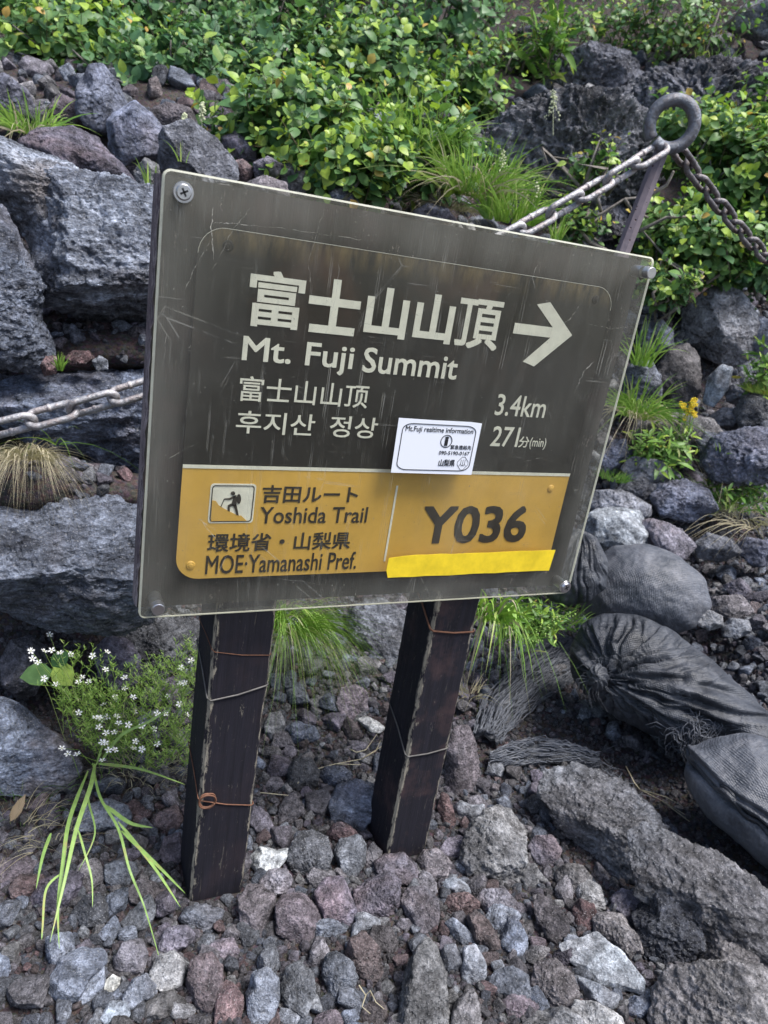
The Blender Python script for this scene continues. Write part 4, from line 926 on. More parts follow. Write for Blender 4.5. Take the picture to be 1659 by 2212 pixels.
# the seam of the lowest bag
ob, L, A, o4, c4, k4, mean4 = sb4
mb = MB(); pts = []
for i in range(26):
    u = i / 25; x, y = 1492 + 210 * u, 1622 + 228 * u + 6 * math.sin(i)
    p = surf(L, c4, k4, x, y); pts.append((p + np.array([0, 0, .004])) @ A.T)
mb.tube(pts, .007, 6); mb.tube([p + np.array([.004, .004, .008]) for p in pts], .004, 5)
mb.obj('seam', M['bag'], True, parent=ob)
# torn bag cloth and frayed strips on the dirt
def torn(label, rows, n, seed, lift=.03, wid=26):
    """a worn strip of bag cloth lying on the ground along rows of pixels, fraying into fibres"""
    r3 = np.random.RandomState(seed); mb = MB()
    R = np.array(rows, float); T = np.linspace(0, 1, len(R))
    def P(u, v, dz=0):
        x = np.interp(u, T, R[:, 0]); y = np.interp(u, T, R[:, 1]); a = np.interp(u, T, R[:, 2]); ww = np.interp(u, T, R[:, 3])
        x += math.cos(a) * v * ww; y += math.sin(a) * v * ww
        d = hit(x, y); p = Dp(x, y, d); p[2] += lift + dz; return p
    nu, nv = 18, 7; V = []
    for i in range(nu):
        for j in range(nv):
            V.append(P(i / (nu - 1), (j / (nv - 1) - .5) * 2, .006 * math.sin(i * 1.3 + j * 2.1) + .02 * (1 - (j / (nv - 1) * 2 - 1) ** 2)))
    V = np.array(V); F = [(i * nv + j, i * nv + j + 1, (i + 1) * nv + j + 1, (i + 1) * nv + j) for i in range(nu - 1) for j in range(nv - 1)]
    V2 = V - np.array([0, 0, .006]); b = len(V)
    mb.add(list(V) + list(V2), F + [tuple(b + q for q in f[::-1]) for f in F])
    ob = mb.obj('torn_bag_cloth', M['bag'], True, label=label, cat='torn cloth')
    mb = MB()
    for _ in range(n):
        u = r3.uniform(0, 1); v = r3.uniform(-1.25, 1.25); ln = r3.uniform(.06, .2)
        pts = [P(min(1.08, u + ln * q), v + r3.normal(0, .1) * q, .028 * (1 - v * v * .5) + abs(r3.normal(0, .005))) for q in (0, .35, .7, 1)]
        mb.tube(pts, [.0016, .0016, .0013, .0006], 3, caps=False)
    mb.obj('frayed_fibres', M['fiber'], True, parent=ob, kind='stuff')
    return ob
torn('torn grey strip of bag cloth beside the right post, fraying into threads', [(1240, 1430, 1.2, 42), (1190, 1455, 1.1, 44), (1130, 1505, .8, 40), (1075, 1560, .5, 38), (1045, 1620, .3, 26)], 420, 4)
torn('frayed black strip of bag cloth lying across the dirt at the top of the slab', [(1290, 1665, 1.5, 8), (1220, 1645, 1.5, 16), (1150, 1640, 1.5, 22), (1090, 1650, 1.6, 20), (1050, 1665, 1.7, 12)], 260, 5, .02)
mb = MB()
def fr(r3):
    x = r3.uniform(1290, 1440); y = 1690 + (x - 1290) * 1.05 + r3.normal(0, 20)
    d = hit(x, y); p = Dp(x, y, d) + np.array([0, 0, .035]); a = r3.uniform(0, 6.28); l = r3.uniform(.01, .035)
    return [p, p + np.array([math.cos(a), math.sin(a), .3]) * l, p + np.array([math.cos(a + .7), math.sin(a + .7), 0]) * l * 1.8]
fibers(mb, fr, 220, 8, .0011)
mb.obj('plastic_shreds', M['fiber'], True, kind='stuff')
mb = MB()
def fr2(r3):
    p = surf(L2, c1, k1, 1490 + r3.normal(0, 26), 1590 + r3.normal(0, 18)); a = r3.uniform(0, 6.28); l = r3.uniform(.008, .03)
    q = p + np.array([math.cos(a), math.sin(a), .7]) * l; s = q + np.array([math.cos(a + .9), math.sin(a + .9), -.4]) * l
    return [v @ sb1[2].T for v in (p, q, s)]
L2 = sb1[1]
fibers(mb, fr2, 320, 9, .0013)
mb.obj('frayed_corner', M['fiber'], True, parent=sb1[0], kind='stuff')

# ------------------------------------------------------------------ the sign
def wood_mat(name, paint, bare, edges, flake=.5):
    """edges: list of (axis, position, reach) in object space where the paint has worn off"""
    t = NT(name); v = t.coord(); sx = t.n('ShaderNodeSeparateXYZ'); t.l(v, sx.inputs[0])
    gr = t.noise(t.mapping(v, (30, 30, 1.4)), 3, 6, .65, .4)
    fine = t.noise(t.mapping(v, (120, 120, 5)), 4, 5, .7)
    c = t.mix(t.ramp(gr, [(.3, 0.0), (.7, 1.0)]), paint, tuple(x * 2.1 for x in paint))
    brn = t.ramp(t.noise(v, 9, 5, .65), [(.48, 0.0), (.68, flake)])
    c = t.mix(brn, c, (.075, .045, .045))
    nz = t.noise(t.mapping(v, (26, 26, 7)), 3.2, 7, .75)
    mask = None
    for ax, pos, reach in edges:
        dd = t.math('ABSOLUTE', t.math('SUBTRACT', sx.outputs[ax], pos))
        if ax == 0: dd = t.math('MAXIMUM', dd, t.math('ABSOLUTE', t.math('SUBTRACT', sx.outputs[1], .045)))
        near = t.n('ShaderNodeMapRange'); t.l(dd, near.inputs[0]); near.inputs[1].default_value = 0; near.inputs[2].default_value = reach
        near.inputs[3].default_value = .47; near.inputs[4].default_value = -.25
        mk = t.ramp(t.math('ADD', nz, near.outputs[0]), [(.86, 0.0), (.93, 1.0)])
        mask = mk if mask is None else t.math('MAXIMUM', mask, mk)
    sc_ = t.ramp(t.noise(t.mapping(v, (60, 60, 5), (.5, .2, 0)), 2, 6, .8), [(.62, 0.0), (.68, .4)])
    sp = t.ramp(t.noise(t.mapping(v, (1, 1, .45)), 50, 8, .85), [(.62, 0.0), (.66, .8)])
    mask = t.math('MAXIMUM', mask, t.math('MAXIMUM', sc_, sp)) if mask is not None else t.math('MAXIMUM', sc_, sp)
    c = t.mix(mask, c, t.mix(fine, bare, tuple(x * .5 for x in bare)))
    t.set(Base_Color=c, Roughness=.72); t.b.inputs['Specular IOR Level'].default_value = .3
    b = t.bump(gr, .5, .002); b = t.bump(fine, .5, .0012, b); b = t.bump(mask, .6, -.001, b); t.l(b, t.b.inputs['Normal'])
    return t.m
M['board'] = wood_mat('dark_board_wood', (.013, .013, .012), (.36, .31, .29), [(0, 0.0, .03)], .3)
def side_mat():
    t = NT('flaking_board_edge'); v = t.coord()
    g1 = t.noise(t.mapping(v, (60, 60, 3.5)), 3, 8, .75, .6); g2 = t.noise(t.mapping(v, (90, 90, 14)), 4, 6, .8)
    c = t.mix(t.ramp(g1, [(.42, 0.0), (.52, 1.0)]), (.05, .033, .042), (.3, .24, .25))
    c = t.mix(t.ramp(g2, [(.5, 0.0), (.6, 1.0)]), c, (.52, .47, .44)); c = t.mix(t.ramp(t.noise(v, 7, 4), [(.4, 0.0), (.6, .6)]), c, (.07, .045, .055))
    t.set(Base_Color=c, Roughness=.85); b = t.bump(g1, .8, .004); b = t.bump(g2, .8, .002, b); t.l(b, t.b.inputs['Normal']); return t.m
M['board_side'] = side_mat()
def print_mat():
    t = NT('dark_grey_print'); v = t.coord(); sx = t.n('ShaderNodeSeparateXYZ'); t.l(v, sx.inputs[0])
    c = t.mix(t.ramp(t.noise(v, 3.2, 5, .6, .4), [(.42, 0.0), (.6, 1.0)]), (.014, .014, .0125), (.023, .023, .0205))
    up = t.n('ShaderNodeMapRange'); t.l(sx.outputs[2], up.inputs[0]); up.inputs[1].default_value = 1.12; up.inputs[2].default_value = 1.3
    k = t.math('MULTIPLY', up.outputs[0], t.ramp(t.noise(t.mapping(v, (1, 1, .8)), 4.5, 4, .6, .6), [(.46, 0.0), (.58, .9)]))
    c = t.mix(k, c, (.06, .034, .024))
    tp = t.n('ShaderNodeMapRange'); t.l(sx.outputs[2], tp.inputs[0]); tp.inputs[1].default_value = 1.31; tp.inputs[2].default_value = 1.349
    k2 = t.math('MULTIPLY', tp.outputs[0], t.ramp(t.noise(t.mapping(v, (9, 1, 2)), 5, 5, .7), [(.38, 0.0), (.65, 1.0)]))
    c = t.mix(k2, c, (.2, .15, .07))
    t.set(Base_Color=c, Roughness=.5); return t.m
M['printp'] = print_mat()
M['band'] = plain('ochre_yellow_print', (.68, .415, .085), .5, 0, (9, .25))
M['cream'] = plain('cream_print', (.82, .82, .73), .5, 0, (40, .22))
M['ink'] = plain('dark_print', (.035, .03, .025), .5, 0, (60, .5))
M['tape'] = plain('bright_yellow_tape', (.78, .575, .025), .45, 0, (25, .35), (20, .3, .002))
M['paper'] = plain('white_sticker', (.78, .81, .88), .4)
M['black'] = plain('black_ink', (.015, .015, .018), .5)
M['steel'] = plain('stainless_steel', (.62, .62, .64), .32, 1.0, (90, .25), (160, .25, .0008))
M['rust'] = plain('rusty_wire', (.16, .075, .045), .7, .3, (90, .8), (200, .5, .001))
M['wire'] = plain('dull_grey_wire', (.11, .105, .1), .55, .5, (60, .6))

def acrylic():
    t = NT('scratched_clear_acrylic'); v = t.coord()
    t.t.nodes.remove(t.b)
    tr = t.n('ShaderNodeBsdfTransparent'); tr.inputs[0].default_value = (.96, .96, .93, 1)
    gl = t.n('ShaderNodeBsdfGlossy'); gl.inputs['Roughness'].default_value = .09
    df = t.n('ShaderNodeBsdfDiffuse')
    sx = t.n('ShaderNodeSeparateXYZ'); t.l(v, sx.inputs[0])
    # grime that has crept in from the rim
    ex = t.math('MINIMUM', sx.outputs[0], t.math('SUBTRACT', .9, sx.outputs[0]))
    ez = t.math('MINIMUM', t.math('SUBTRACT', sx.outputs[2], .713), t.math('SUBTRACT', 1.415, sx.outputs[2]))
    e = t.math('MINIMUM', ex, ez)
    mr = t.n('ShaderNodeMapRange'); t.l(e, mr.inputs[0]); mr.inputs[2].default_value = .10; mr.inputs[3].default_value = .075; mr.inputs[4].default_value = .006; mr.interpolation_type = 'SMOOTHERSTEP'
    rim = t.math('MULTIPLY', mr.outputs[0], t.ramp(t.noise(t.mapping(v, (6, 1, 2)), 2.2, 5, .7), [(.3, .5), (.7, 1.35)]))
    topz = t.n('ShaderNodeMapRange'); t.l(sx.outputs[2], topz.inputs[0]); topz.inputs[1].default_value = 1.25; topz.inputs[2].default_value = 1.415; topz.inputs[3].default_value = 0; topz.inputs[4].default_value = .03
    rim = t.math('ADD', rim, t.math('MULTIPLY', topz.outputs[0], t.ramp(t.noise(t.mapping(v, (5, 1, 1)), 3, 4, .6), [(.35, .2), (.65, 1.3)])))
    cloud_refl = t.ramp(t.noise(t.mapping(v, (1.6, 1, .7), (0, .35, 0)), 3.2, 4, .55, .8), [(.45, 0.0), (.62, .035)])  # soft cloudy reflections, painted into the grime as a pale streaky film
    rim = t.math('ADD', rim, t.math('MULTIPLY', cloud_refl, t.ramp(t.noise(t.mapping(v, (30, 1, 2), (0, .1, 0)), 2, 5, .7), [(.3, .5), (.7, 1.3)])))
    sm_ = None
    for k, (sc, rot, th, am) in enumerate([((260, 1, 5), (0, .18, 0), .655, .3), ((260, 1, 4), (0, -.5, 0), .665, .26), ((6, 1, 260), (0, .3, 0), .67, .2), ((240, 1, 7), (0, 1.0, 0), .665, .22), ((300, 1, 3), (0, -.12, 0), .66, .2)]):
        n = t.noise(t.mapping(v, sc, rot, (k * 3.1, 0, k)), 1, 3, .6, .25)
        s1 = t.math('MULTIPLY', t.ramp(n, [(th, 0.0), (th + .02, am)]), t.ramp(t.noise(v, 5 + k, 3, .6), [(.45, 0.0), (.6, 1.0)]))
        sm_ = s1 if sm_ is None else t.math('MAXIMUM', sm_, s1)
    cr = t.n('ShaderNodeTexVoronoi', feature='DISTANCE_TO_EDGE'); t.l(t.mapping(v, (1, 1, .6)), cr.inputs[0]); cr.inputs['Scale'].default_value = 9
    crk = t.math('MULTIPLY', t.ramp(cr.outputs['Distance'], [(0.0, .3), (.006, 0.0)]), t.ramp(t.noise(v, 7, 4, .6), [(.56, 0.0), (.62, 1.0)]))
    spk = t.ramp(t.noise(v, 190, 3, .6), [(.70, 0.0), (.73, .4)])
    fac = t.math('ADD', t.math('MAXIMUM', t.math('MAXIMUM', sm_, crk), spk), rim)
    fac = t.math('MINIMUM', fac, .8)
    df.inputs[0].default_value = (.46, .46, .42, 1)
    ge = t.n('ShaderNodeNewGeometry'); dt = t.n('ShaderNodeVectorMath', operation='DOT_PRODUCT'); t.l(ge.outputs['Normal'], dt.inputs[0]); t.l(ge.outputs['Incoming'], dt.inputs[1])
    cs = t.math('ABSOLUTE', dt.outputs['Value'])
    frs = t.math('MULTIPLY_ADD', t.math('POWER', t.math('SUBTRACT', 1.0, cs), 5.0), .96, .04)
    m1 = t.n('ShaderNodeMixShader'); t.l(frs, m1.inputs[0]); t.l(tr.outputs[0], m1.inputs[1]); t.l(gl.outputs[0], m1.inputs[2])
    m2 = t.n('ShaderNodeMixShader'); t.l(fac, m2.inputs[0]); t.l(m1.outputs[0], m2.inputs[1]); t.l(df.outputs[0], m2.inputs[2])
    t.l(m2.outputs[0], t.out.inputs[0])
    return t.m
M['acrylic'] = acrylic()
def acrylic_edge():
    t = NT('frosted_acrylic_edge'); v = t.coord(); t.t.nodes.remove(t.b)
    tr = t.n('ShaderNodeBsdfTransparent'); df = t.n('ShaderNodeBsdfDiffuse'); df.inputs[0].default_value = (.8, .8, .68, 1)
    tl = t.n('ShaderNodeBsdfTranslucent'); tl.inputs[0].default_value = (.7, .72, .58, 1)
    m0 = t.n('ShaderNodeMixShader'); m0.inputs[0].default_value = .5; t.l(df.outputs[0], m0.inputs[1]); t.l(tl.outputs[0], m0.inputs[2])
    m = t.n('ShaderNodeMixShader'); t.l(t.ramp(t.noise(v, 25, 5, .7), [(.3, .75), (.55, 1.0)]), m.inputs[0]); t.l(tr.outputs[0], m.inputs[1]); t.l(m0.outputs[0], m.inputs[2]); t.l(m.outputs[0], t.out.inputs[0])
    return t.m
M['acrylic_edge'] = acrylic_edge()

sign = link('trail_sign', None, None, loc=(0, 0, 0), label='dark trail sign on two posts with arrow, Mt. Fuji Summit and yellow band Y036', cat='sign')
def sp(name, me, mat, parent=sign, label=None, kind=None): return link(name, me, mat, parent=parent, label=label, kind=kind)
def flat(pts, y, name, mat, parent=sign, label=None, thick=.0006):
    """flat printed shape in the sign's plane, pts = (x, z)"""
    bm = bmesh.new(); vs = [bm.verts.new((x, y, z)) for x, z in pts]; f = bm.faces.new(vs); f.normal_update()
    if f.normal.y > 0: bmesh.ops.reverse_faces(bm, faces=[f])
    r = bmesh.ops.extrude_face_region(bm, geom=[f]); bmesh.ops.translate(bm, verts=[g for g in r['geom'] if isinstance(g, bmesh.types.BMVert)], vec=(0, -thick, 0))
    bmesh.ops.recalc_face_normals(bm, faces=bm.faces)
    m = bpy.data.meshes.new(name); bm.to_mesh(m); bm.free()
    return sp(name, m, mat, parent, label)
def rrect(x0, x1, z0, z1, r, n=6, which=(1, 1, 1, 1)):
    out = []
    for (cx, cz_, a0, on) in ((x1 - r, z1 - r, 0, which[1]), (x0 + r, z1 - r, 90, which[0]), (x0 + r, z0 + r, 180, which[3]), (x1 - r, z0 + r, 270, which[2])):
        if on:
            for k in range(n + 1):
                a = math.radians(a0 + 90 * k / n); out.append((cx + r * math.cos(a), cz_ + r * math.sin(a)))
        else:
            a = math.radians(a0 + 45); out.append((cx + r * (1 if math.cos(a) > 0 else -1), cz_ + r * (1 if math.sin(a) > 0 else -1)))
    return out
# wooden backing board with an uneven, flaking left edge
nseg = 60; V = []; F = []
rb = np.random.RandomState(2)
for i in range(nseg + 1):
    z = .718 + (1.408 - .718) * i / nseg
    j = rb.uniform(0, 1)
    e = .004 * abs(float(perlin(np.array([[z * 23, .3, .7]]), 3)[0])) * 3 + .002 * j
    V += [(.0 + e * .8, .034, z), (.897, .034, z), (.897, .074, z), (-.0005, .074, z), (.0 - .0 , .034 + .004 + e * 2.2, z)]
for i in range(nseg):
    a, b = i * 5, i * 5 + 5
    for p, q in ((0, 1), (1, 2), (2, 3), (3, 4), (4, 0)): F.append((a + p, a + q, b + q, b + p))
F.append((0, 4, 3, 2, 1)); b = nseg * 5; F.append((b, b + 1, b + 2, b + 3, b + 4))
bd = mesh_np('board', V, F, False)
bd.materials.append(M['board']); bd.materials.append(M['board_side'])
for p in bd.polygons:
    if p.normal.x < -.4 or p.normal.z > .8: p.material_index = 1
o = sp('board', bd, None)
# print sheet
flat(rrect(.061, .846, .772, 1.349, .04, 8, (1, 1, 0, 1)), .0300, 'print_panel', M['printp'], thick=.0032)
flat(rrect(.061, .846, .772, .974, .04, 8, (0, 0, 0, 1)), .0266, 'yellow_band', M['band'])
flat([(.061, .9735), (.846, .9735), (.846, .9795), (.061, .9795)], .0256, 'white_line', M['cream'])
flat([(.4525, .794), (.4565, .794), (.4565, .948), (.4525, .948)], .0256, 'divider_line', M['cream'])
# pale cut edge of the print sheet
mb = MB(); ol = rrect(.061, .846, .772, 1.349, .04, 8, (1, 1, 0, 1))
sel = [p for p in ol if p[1] > .9]
sel.sort(key=lambda p: (math.atan2(p[1] - 1.0, p[0] - .45)))
mb.tube([(x, .0262, z) for x, z in sel], .00042, 4)
mb.obj('panel_edge', M['cream'], parent=sign)
TXC = {}
def text(body, x0, x1, z0, z1, mat, y=.0258, off=0.0, name='lettering', parent=sign, shear=0.0, seg=3):
    c = bpy.data.curves.new('t', 'FONT'); c.body = body; c.offset = 0; c.resolution_u = seg; c.extrude = .012
    o = bpy.data.objects.new('t', c); COL.objects.link(o)
    bpy.context.view_layer.update()
    m = bpy.data.meshes.new_from_object(o.evaluated_get(bpy.context.evaluated_depsgraph_get()))
    bpy.data.objects.remove(o); bpy.data.curves.remove(c)
    n = len(m.vertices); P = np.zeros(n * 3, np.float32); m.vertices.foreach_get('co', P); P = P.reshape(-1, 3)
    lo, hi = P.min(0), P.max(0)
    u = (P[:, 0] - lo[0]) / (hi[0] - lo[0]); v = (P[:, 1] - lo[1]) / (hi[1] - lo[1]); t = (P[:, 2] - lo[2]) / (hi[2] - lo[2])
    # heavier strokes: the same glyphs laid over each other with a small shift
    bx = off * (x1 - x0) / (hi[0] - lo[0]); bz = off * (z1 - z0) / (hi[1] - lo[1])
    a0, a1, b0, b1 = x0 + bx, x1 - bx, z0 + bz, z1 - bz
    Q = np.stack([a0 + u * (a1 - a0) + shear * v * (z1 - z0), y - t * .0006, b0 + v * (b1 - b0)], 1)
    sh = [(0, 0)] if off == 0 else [(0, 0), (1, 0), (-1, 0), (0, 1), (0, -1), (1, 1), (-1, 1), (1, -1), (-1, -1)]
    F0 = [tuple(p.vertices) for p in m.polygons]; mm = MB()
    for k, (i, j) in enumerate(sh): mm.add(Q + np.array([i * bx, -k * .000035, j * bz]), F0)
    bpy.data.meshes.remove(m)
    m = mm.mesh(name); m.materials.append(M[mat])
    return sp(name, m, None, parent)
PY = .0262
# each large character is set in its own cell
for ch, a, b_ in (('富', .143, .233), ('士', .241, .331), ('山', .342, .420), ('山', .434, .510), ('頂', .517, .608)):
    lo_, hi_ = (1.211, 1.298) if ch != '山' else (1.214, 1.296)
    text(ch, a, b_, lo_, hi_, 'cream', PY, .016 if ch in '富頂' else .03, 'lettering')
text('Mt. Fuji', .141, .332, 1.144, 1.1945, 'cream', PY, .012)
text('Summit', .350, .536, 1.1525, 1.1955, 'cream', PY, .012)
text('富士山山顶', .142, .369, 1.090, 1.131, 'cream', PY, .006)
text('후지산', .142, .278, 1.036, 1.074, 'cream', PY, .006)
text('정상', .306, .396, 1.036, 1.074, 'cream', PY, .006)
text('3.4km', .633, .748, 1.092, 1.133, 'cream', PY, .006, shear=.02)
text('271', .638, .700, 1.031, 1.071, 'cream', PY, .008, shear=.02)
text('分', .703, .727, 1.031, 1.053, 'cream', PY, .006)
text('(min)', .729, .768, 1.028, 1.052, 'cream', PY, .004)
text('吉田ルート', .199, .378, .913, .946, 'ink', .0257, .016)
text('Yoshida Trail', .199, .403, .8745, .9055, 'ink', .0257, .006)
text('環境省・山梨県', .112, .377, .822, .857, 'ink', .0257, .013)
text('MOE·Yamanashi Pref.', .112, .396, .780, .816, 'ink', .0257, .006)
text('Y036', .521, .768, .828, .908, 'ink', .0257, .02)
# arrow
flat([(.637, 1.2505), (.715, 1.2505), (.680, 1.190), (.707, 1.190), (.769, 1.2475 + .003), (.769, 1.2535), (.707, 1.300), (.675, 1.300), (.717, 1.2685), (.637, 1.2685)][0:0] or
     [(.637, 1.246), (.722, 1.246), (.672, 1.197), (.699, 1.190), (.770, 1.255), (.704, 1.309), (.676, 1.302), (.722, 1.265), (.637, 1.265)], PY, 'arrow', M['cream'])
# walker pictogram
pic = flat(rrect(.109, .187, .876, .9475, .006), .0258, 'pictogram', M['cream'])
def pc(u, v): return (.109 + .078 * u, .876 + .0715 * v)
bw = .0016
mb = MB(); fr_ = rrect(.1125, .1835, .8795, .944, .005)
mb.tube([(x, .0252, z) for x, z in fr_], .0011, 4, closed=True); mb.obj('pictogram_frame', M['ink'], parent=pic)
def U(x, y):
    lx = 330 - (y - 145) * 25 / 317.; return pc((x - lx) / 347., 1 - (y - 147) / 317.)
flat([U(338, 278), U(368, 284), U(388, 318), U(430, 345), U(530, 400), U(560, 402), U(605, 446), U(328, 452)], .0251, 'hill_shape', M['band'], pic)
man = []
for poly in ([U(495 + 17 * math.cos(a), 222 + 16 * math.sin(a)) for a in np.linspace(0, 6.28, 13)[:-1]],
             [U(500, 240), U(520, 236), U(526, 262), U(524, 300), U(520, 322), U(484, 322), U(488, 296), U(496, 268)],
             [U(505, 240), U(512, 256), U(470, 274), U(430, 272), U(430, 262), U(466, 260)],
             [U(427, 266), U(432, 270), U(406, 332), U(401, 330)],
             [U(540 + 17 * math.cos(a), 266 + 40 * math.sin(a)) for a in np.linspace(0, 6.28, 15)[:-1]],
             [U(484, 302), U(500, 318), U(472, 332), U(472, 368), U(456, 360), U(456, 318)],
             [U(490, 310), U(522, 310), U(530, 345), U(541, 400), U(524, 396), U(512, 350)]):
    flat(poly, .0246, 'walker', M['ink'], pic)
# small rivets of the print sheet
def disc(mb, x, z, y0, y1, r, n=20, bev=.0):
    pts = [(math.cos(2 * math.pi * k / n), math.sin(2 * math.pi * k / n)) for k in range(n)]
    V = [(x + r * a, y0, z + r * b) for a, b in pts] + [(x + (r - bev) * a, y1, z + (r - bev) * b) for a, b in pts]
    mb.add(V, [tuple(range(n))[::-1], tuple(range(n, 2 * n))] + [(k, (k + 1) % n, n + (k + 1) % n, n + k) for k in range(n)])
for (x, z, mt) in ((.105, 1.325, 'board'), (.805, 1.325, 'board'), (.086, .798, 'band'), (.806, .946, 'band')):
    mb = MB(); disc(mb, x, z, .0262, .0238, .0085, bev=.002); disc(mb, x, z, .0238, .0226, .005, bev=.002); mb.obj('rivet', M[mt], parent=sign)
# clear cover with rounded corners
bm = bmesh.new(); rings = []
for inset, yy in ((.0028, 0.0), (0.0, .0022), (0.0, .008)):
    rings.append([bm.verts.new((x, yy, z)) for x, z in rrect(.001 + inset, .9 - inset, .7135 + inset, 1.4155 - inset, .012 - inset, 6)])
bm.faces.new(rings[0]); bm.faces.new(rings[2][::-1]); n_ = len(rings[0])
for a_, b_ in ((0, 1), (1, 2)):
    for k in range(n_): bm.faces.new((rings[a_][k], rings[a_][(k + 1) % n_], rings[b_][(k + 1) % n_], rings[b_][k]))
bmesh.ops.recalc_face_normals(bm, faces=bm.faces)
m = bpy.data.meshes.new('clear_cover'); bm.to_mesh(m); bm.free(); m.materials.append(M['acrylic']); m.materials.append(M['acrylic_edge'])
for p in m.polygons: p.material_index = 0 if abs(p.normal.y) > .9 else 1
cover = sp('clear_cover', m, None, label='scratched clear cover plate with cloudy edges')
# fixings: standoff, washer, head
for k, (x, z, kind_) in enumerate(((.030, 1.388, 'cross'), (.886, 1.388, 'cap'), (.030, .737, 'cap'), (.886, .731, 'cross'))):
    mb = MB(); disc(mb, x, z, .0338, .0082, .011, 20); bolt = mb.obj('standoff_bolt', M['steel'], parent=sign)
    if kind_ == 'cap':
        mb = MB(); disc(mb, x, z, -.0002, -.014, .0115, 28, .0008); disc(mb, x, z, -.014, -.0146, .0105, 28, .001); mb.obj('cap', M['steel'], parent=bolt)
    else:
        mb = MB(); disc(mb, x, z, -.0002, -.0022, .0145, 28, .0006); mb.obj('washer', M['steel'], parent=bolt)
        mb = MB(); disc(mb, x, z, -.0022, -.006, .0112, 28, .002); mb.obj('screw_head', M['steel'], parent=bolt)
        mb = MB()
        for a in (0.5, 0.5 + math.pi / 2):
            c_, s_ = math.cos(a), math.sin(a); l_, w_ = .006, .0014
            q = [(x + c_ * u * l_ - s_ * v * w_, -.0063, z + s_ * u * l_ + c_ * v * w_) for u, v in ((-1, -1), (1, -1), (1, 1), (-1, 1))]
            mb.add(q + [(a_, -.0058, c__) for a_, _, c__ in q], [(0, 1, 2, 3), (7, 6, 5, 4), (0, 4, 5, 1), (1, 5, 6, 2), (2, 6, 7, 3), (3, 7, 4, 0)])
        mb.obj('cross_slot', M['black'], parent=bolt)
# sticker (its square code is left blank) and yellow tape on the cover
stk = flat([(.4235, .982), (.5925, .981), (.5930, 1.081), (.5700, 1.0825), (.4900, 1.0822), (.4215, 1.083)], -.0004, 'sticker', M['paper'], label='white information sticker with rounded black frame')
def smap(u, v): return (.4230 + .1700 * u, .9815 + .1000 * v)      # sticker coordinates
mb = MB(); fr_ = [smap(u, v) for u, v in rrect(.055, .945, .07, .93, .12, 6)]
mb.tube([(x, -.0011, z) for x, z in fr_], .0009, 4, closed=True); mb.obj('frame_line', M['black'], parent=stk)
def stext(b, u0, u1, v0, v1, off): text(b, smap(u0, 0)[0], smap(u1, 0)[0], smap(0, v0)[1], smap(0, v1)[1], 'black', -.0011, off, 'lettering', stk)
stext('Mt.Fuji realtime information', .09, .91, .76, .885, 0)
stext('緊急連絡先', .665, .925, .485, .565, 0)
stext('090-5190-0167', .535, .915, .375, .445, 0)
stext('山梨県', .555, .755, .155, .285, .006)
cx_, cz_ = smap(.60, .63)
mb = MB(); mb.tube([(cx_ + .0115 * math.cos(a), -.0011, cz_ + .0115 * math.sin(a)) for a in np.linspace(0, 2 * math.pi, 25)[:-1]], .0009, 4, closed=True); mb.obj('information_ring', M['black'], parent=stk)
text('i', cx_ - .0034, cx_ + .0034, cz_ - .0085, cz_ + .0085, 'black', -.0011, .03, 'lettering', stk)
ex_, ez_ = smap(.855, .215)
mb = MB()
mb.tube([(ex_ + .0115 * a, -.0011, ez_ + .0125 * b) for a, b in ((-.25, 1), (.25, 1), (1, .25), (1, -.2), (.25, -1), (-.25, -1), (-1, -.2), (-1, .25))], .0005, 4, closed=True)
for dx in (-.0042, 0, .0042):
    mb.tube([(ex_ + dx, -.0011, ez_ + .0075), (ex_ + dx, -.0011, ez_ - .001 - (.003 if dx == 0 else 0)), (ex_ + dx - .003, -.0011, ez_ - .005)], .0005, 4)
    mb.tube([(ex_ + dx, -.0011, ez_ - .001 - (.003 if dx == 0 else 0)), (ex_ + dx + .003, -.0011, ez_ - .005)], .0005, 4)
mb.obj('prefecture_emblem', M['black'], parent=stk)
tp = []
rt = np.random.RandomState(4)
for k in range(15): tp.append((.4535 + (.831 - .4535) * k / 14, .7715 + .0012 * k / 14 + rt.normal(0, .0006)))
tp.append((.8345, .8195))
for k in range(1, 14): tp.append((.831 - (.831 - .4535) * k / 14, .8195 - .003 * k / 14 + rt.normal(0, .0005)))
tp += [(.449, .8125), (.448, .788)]
flat(tp, -.0004, 'yellow_tape', M['tape'], label='bright yellow tape strip with cut corner')
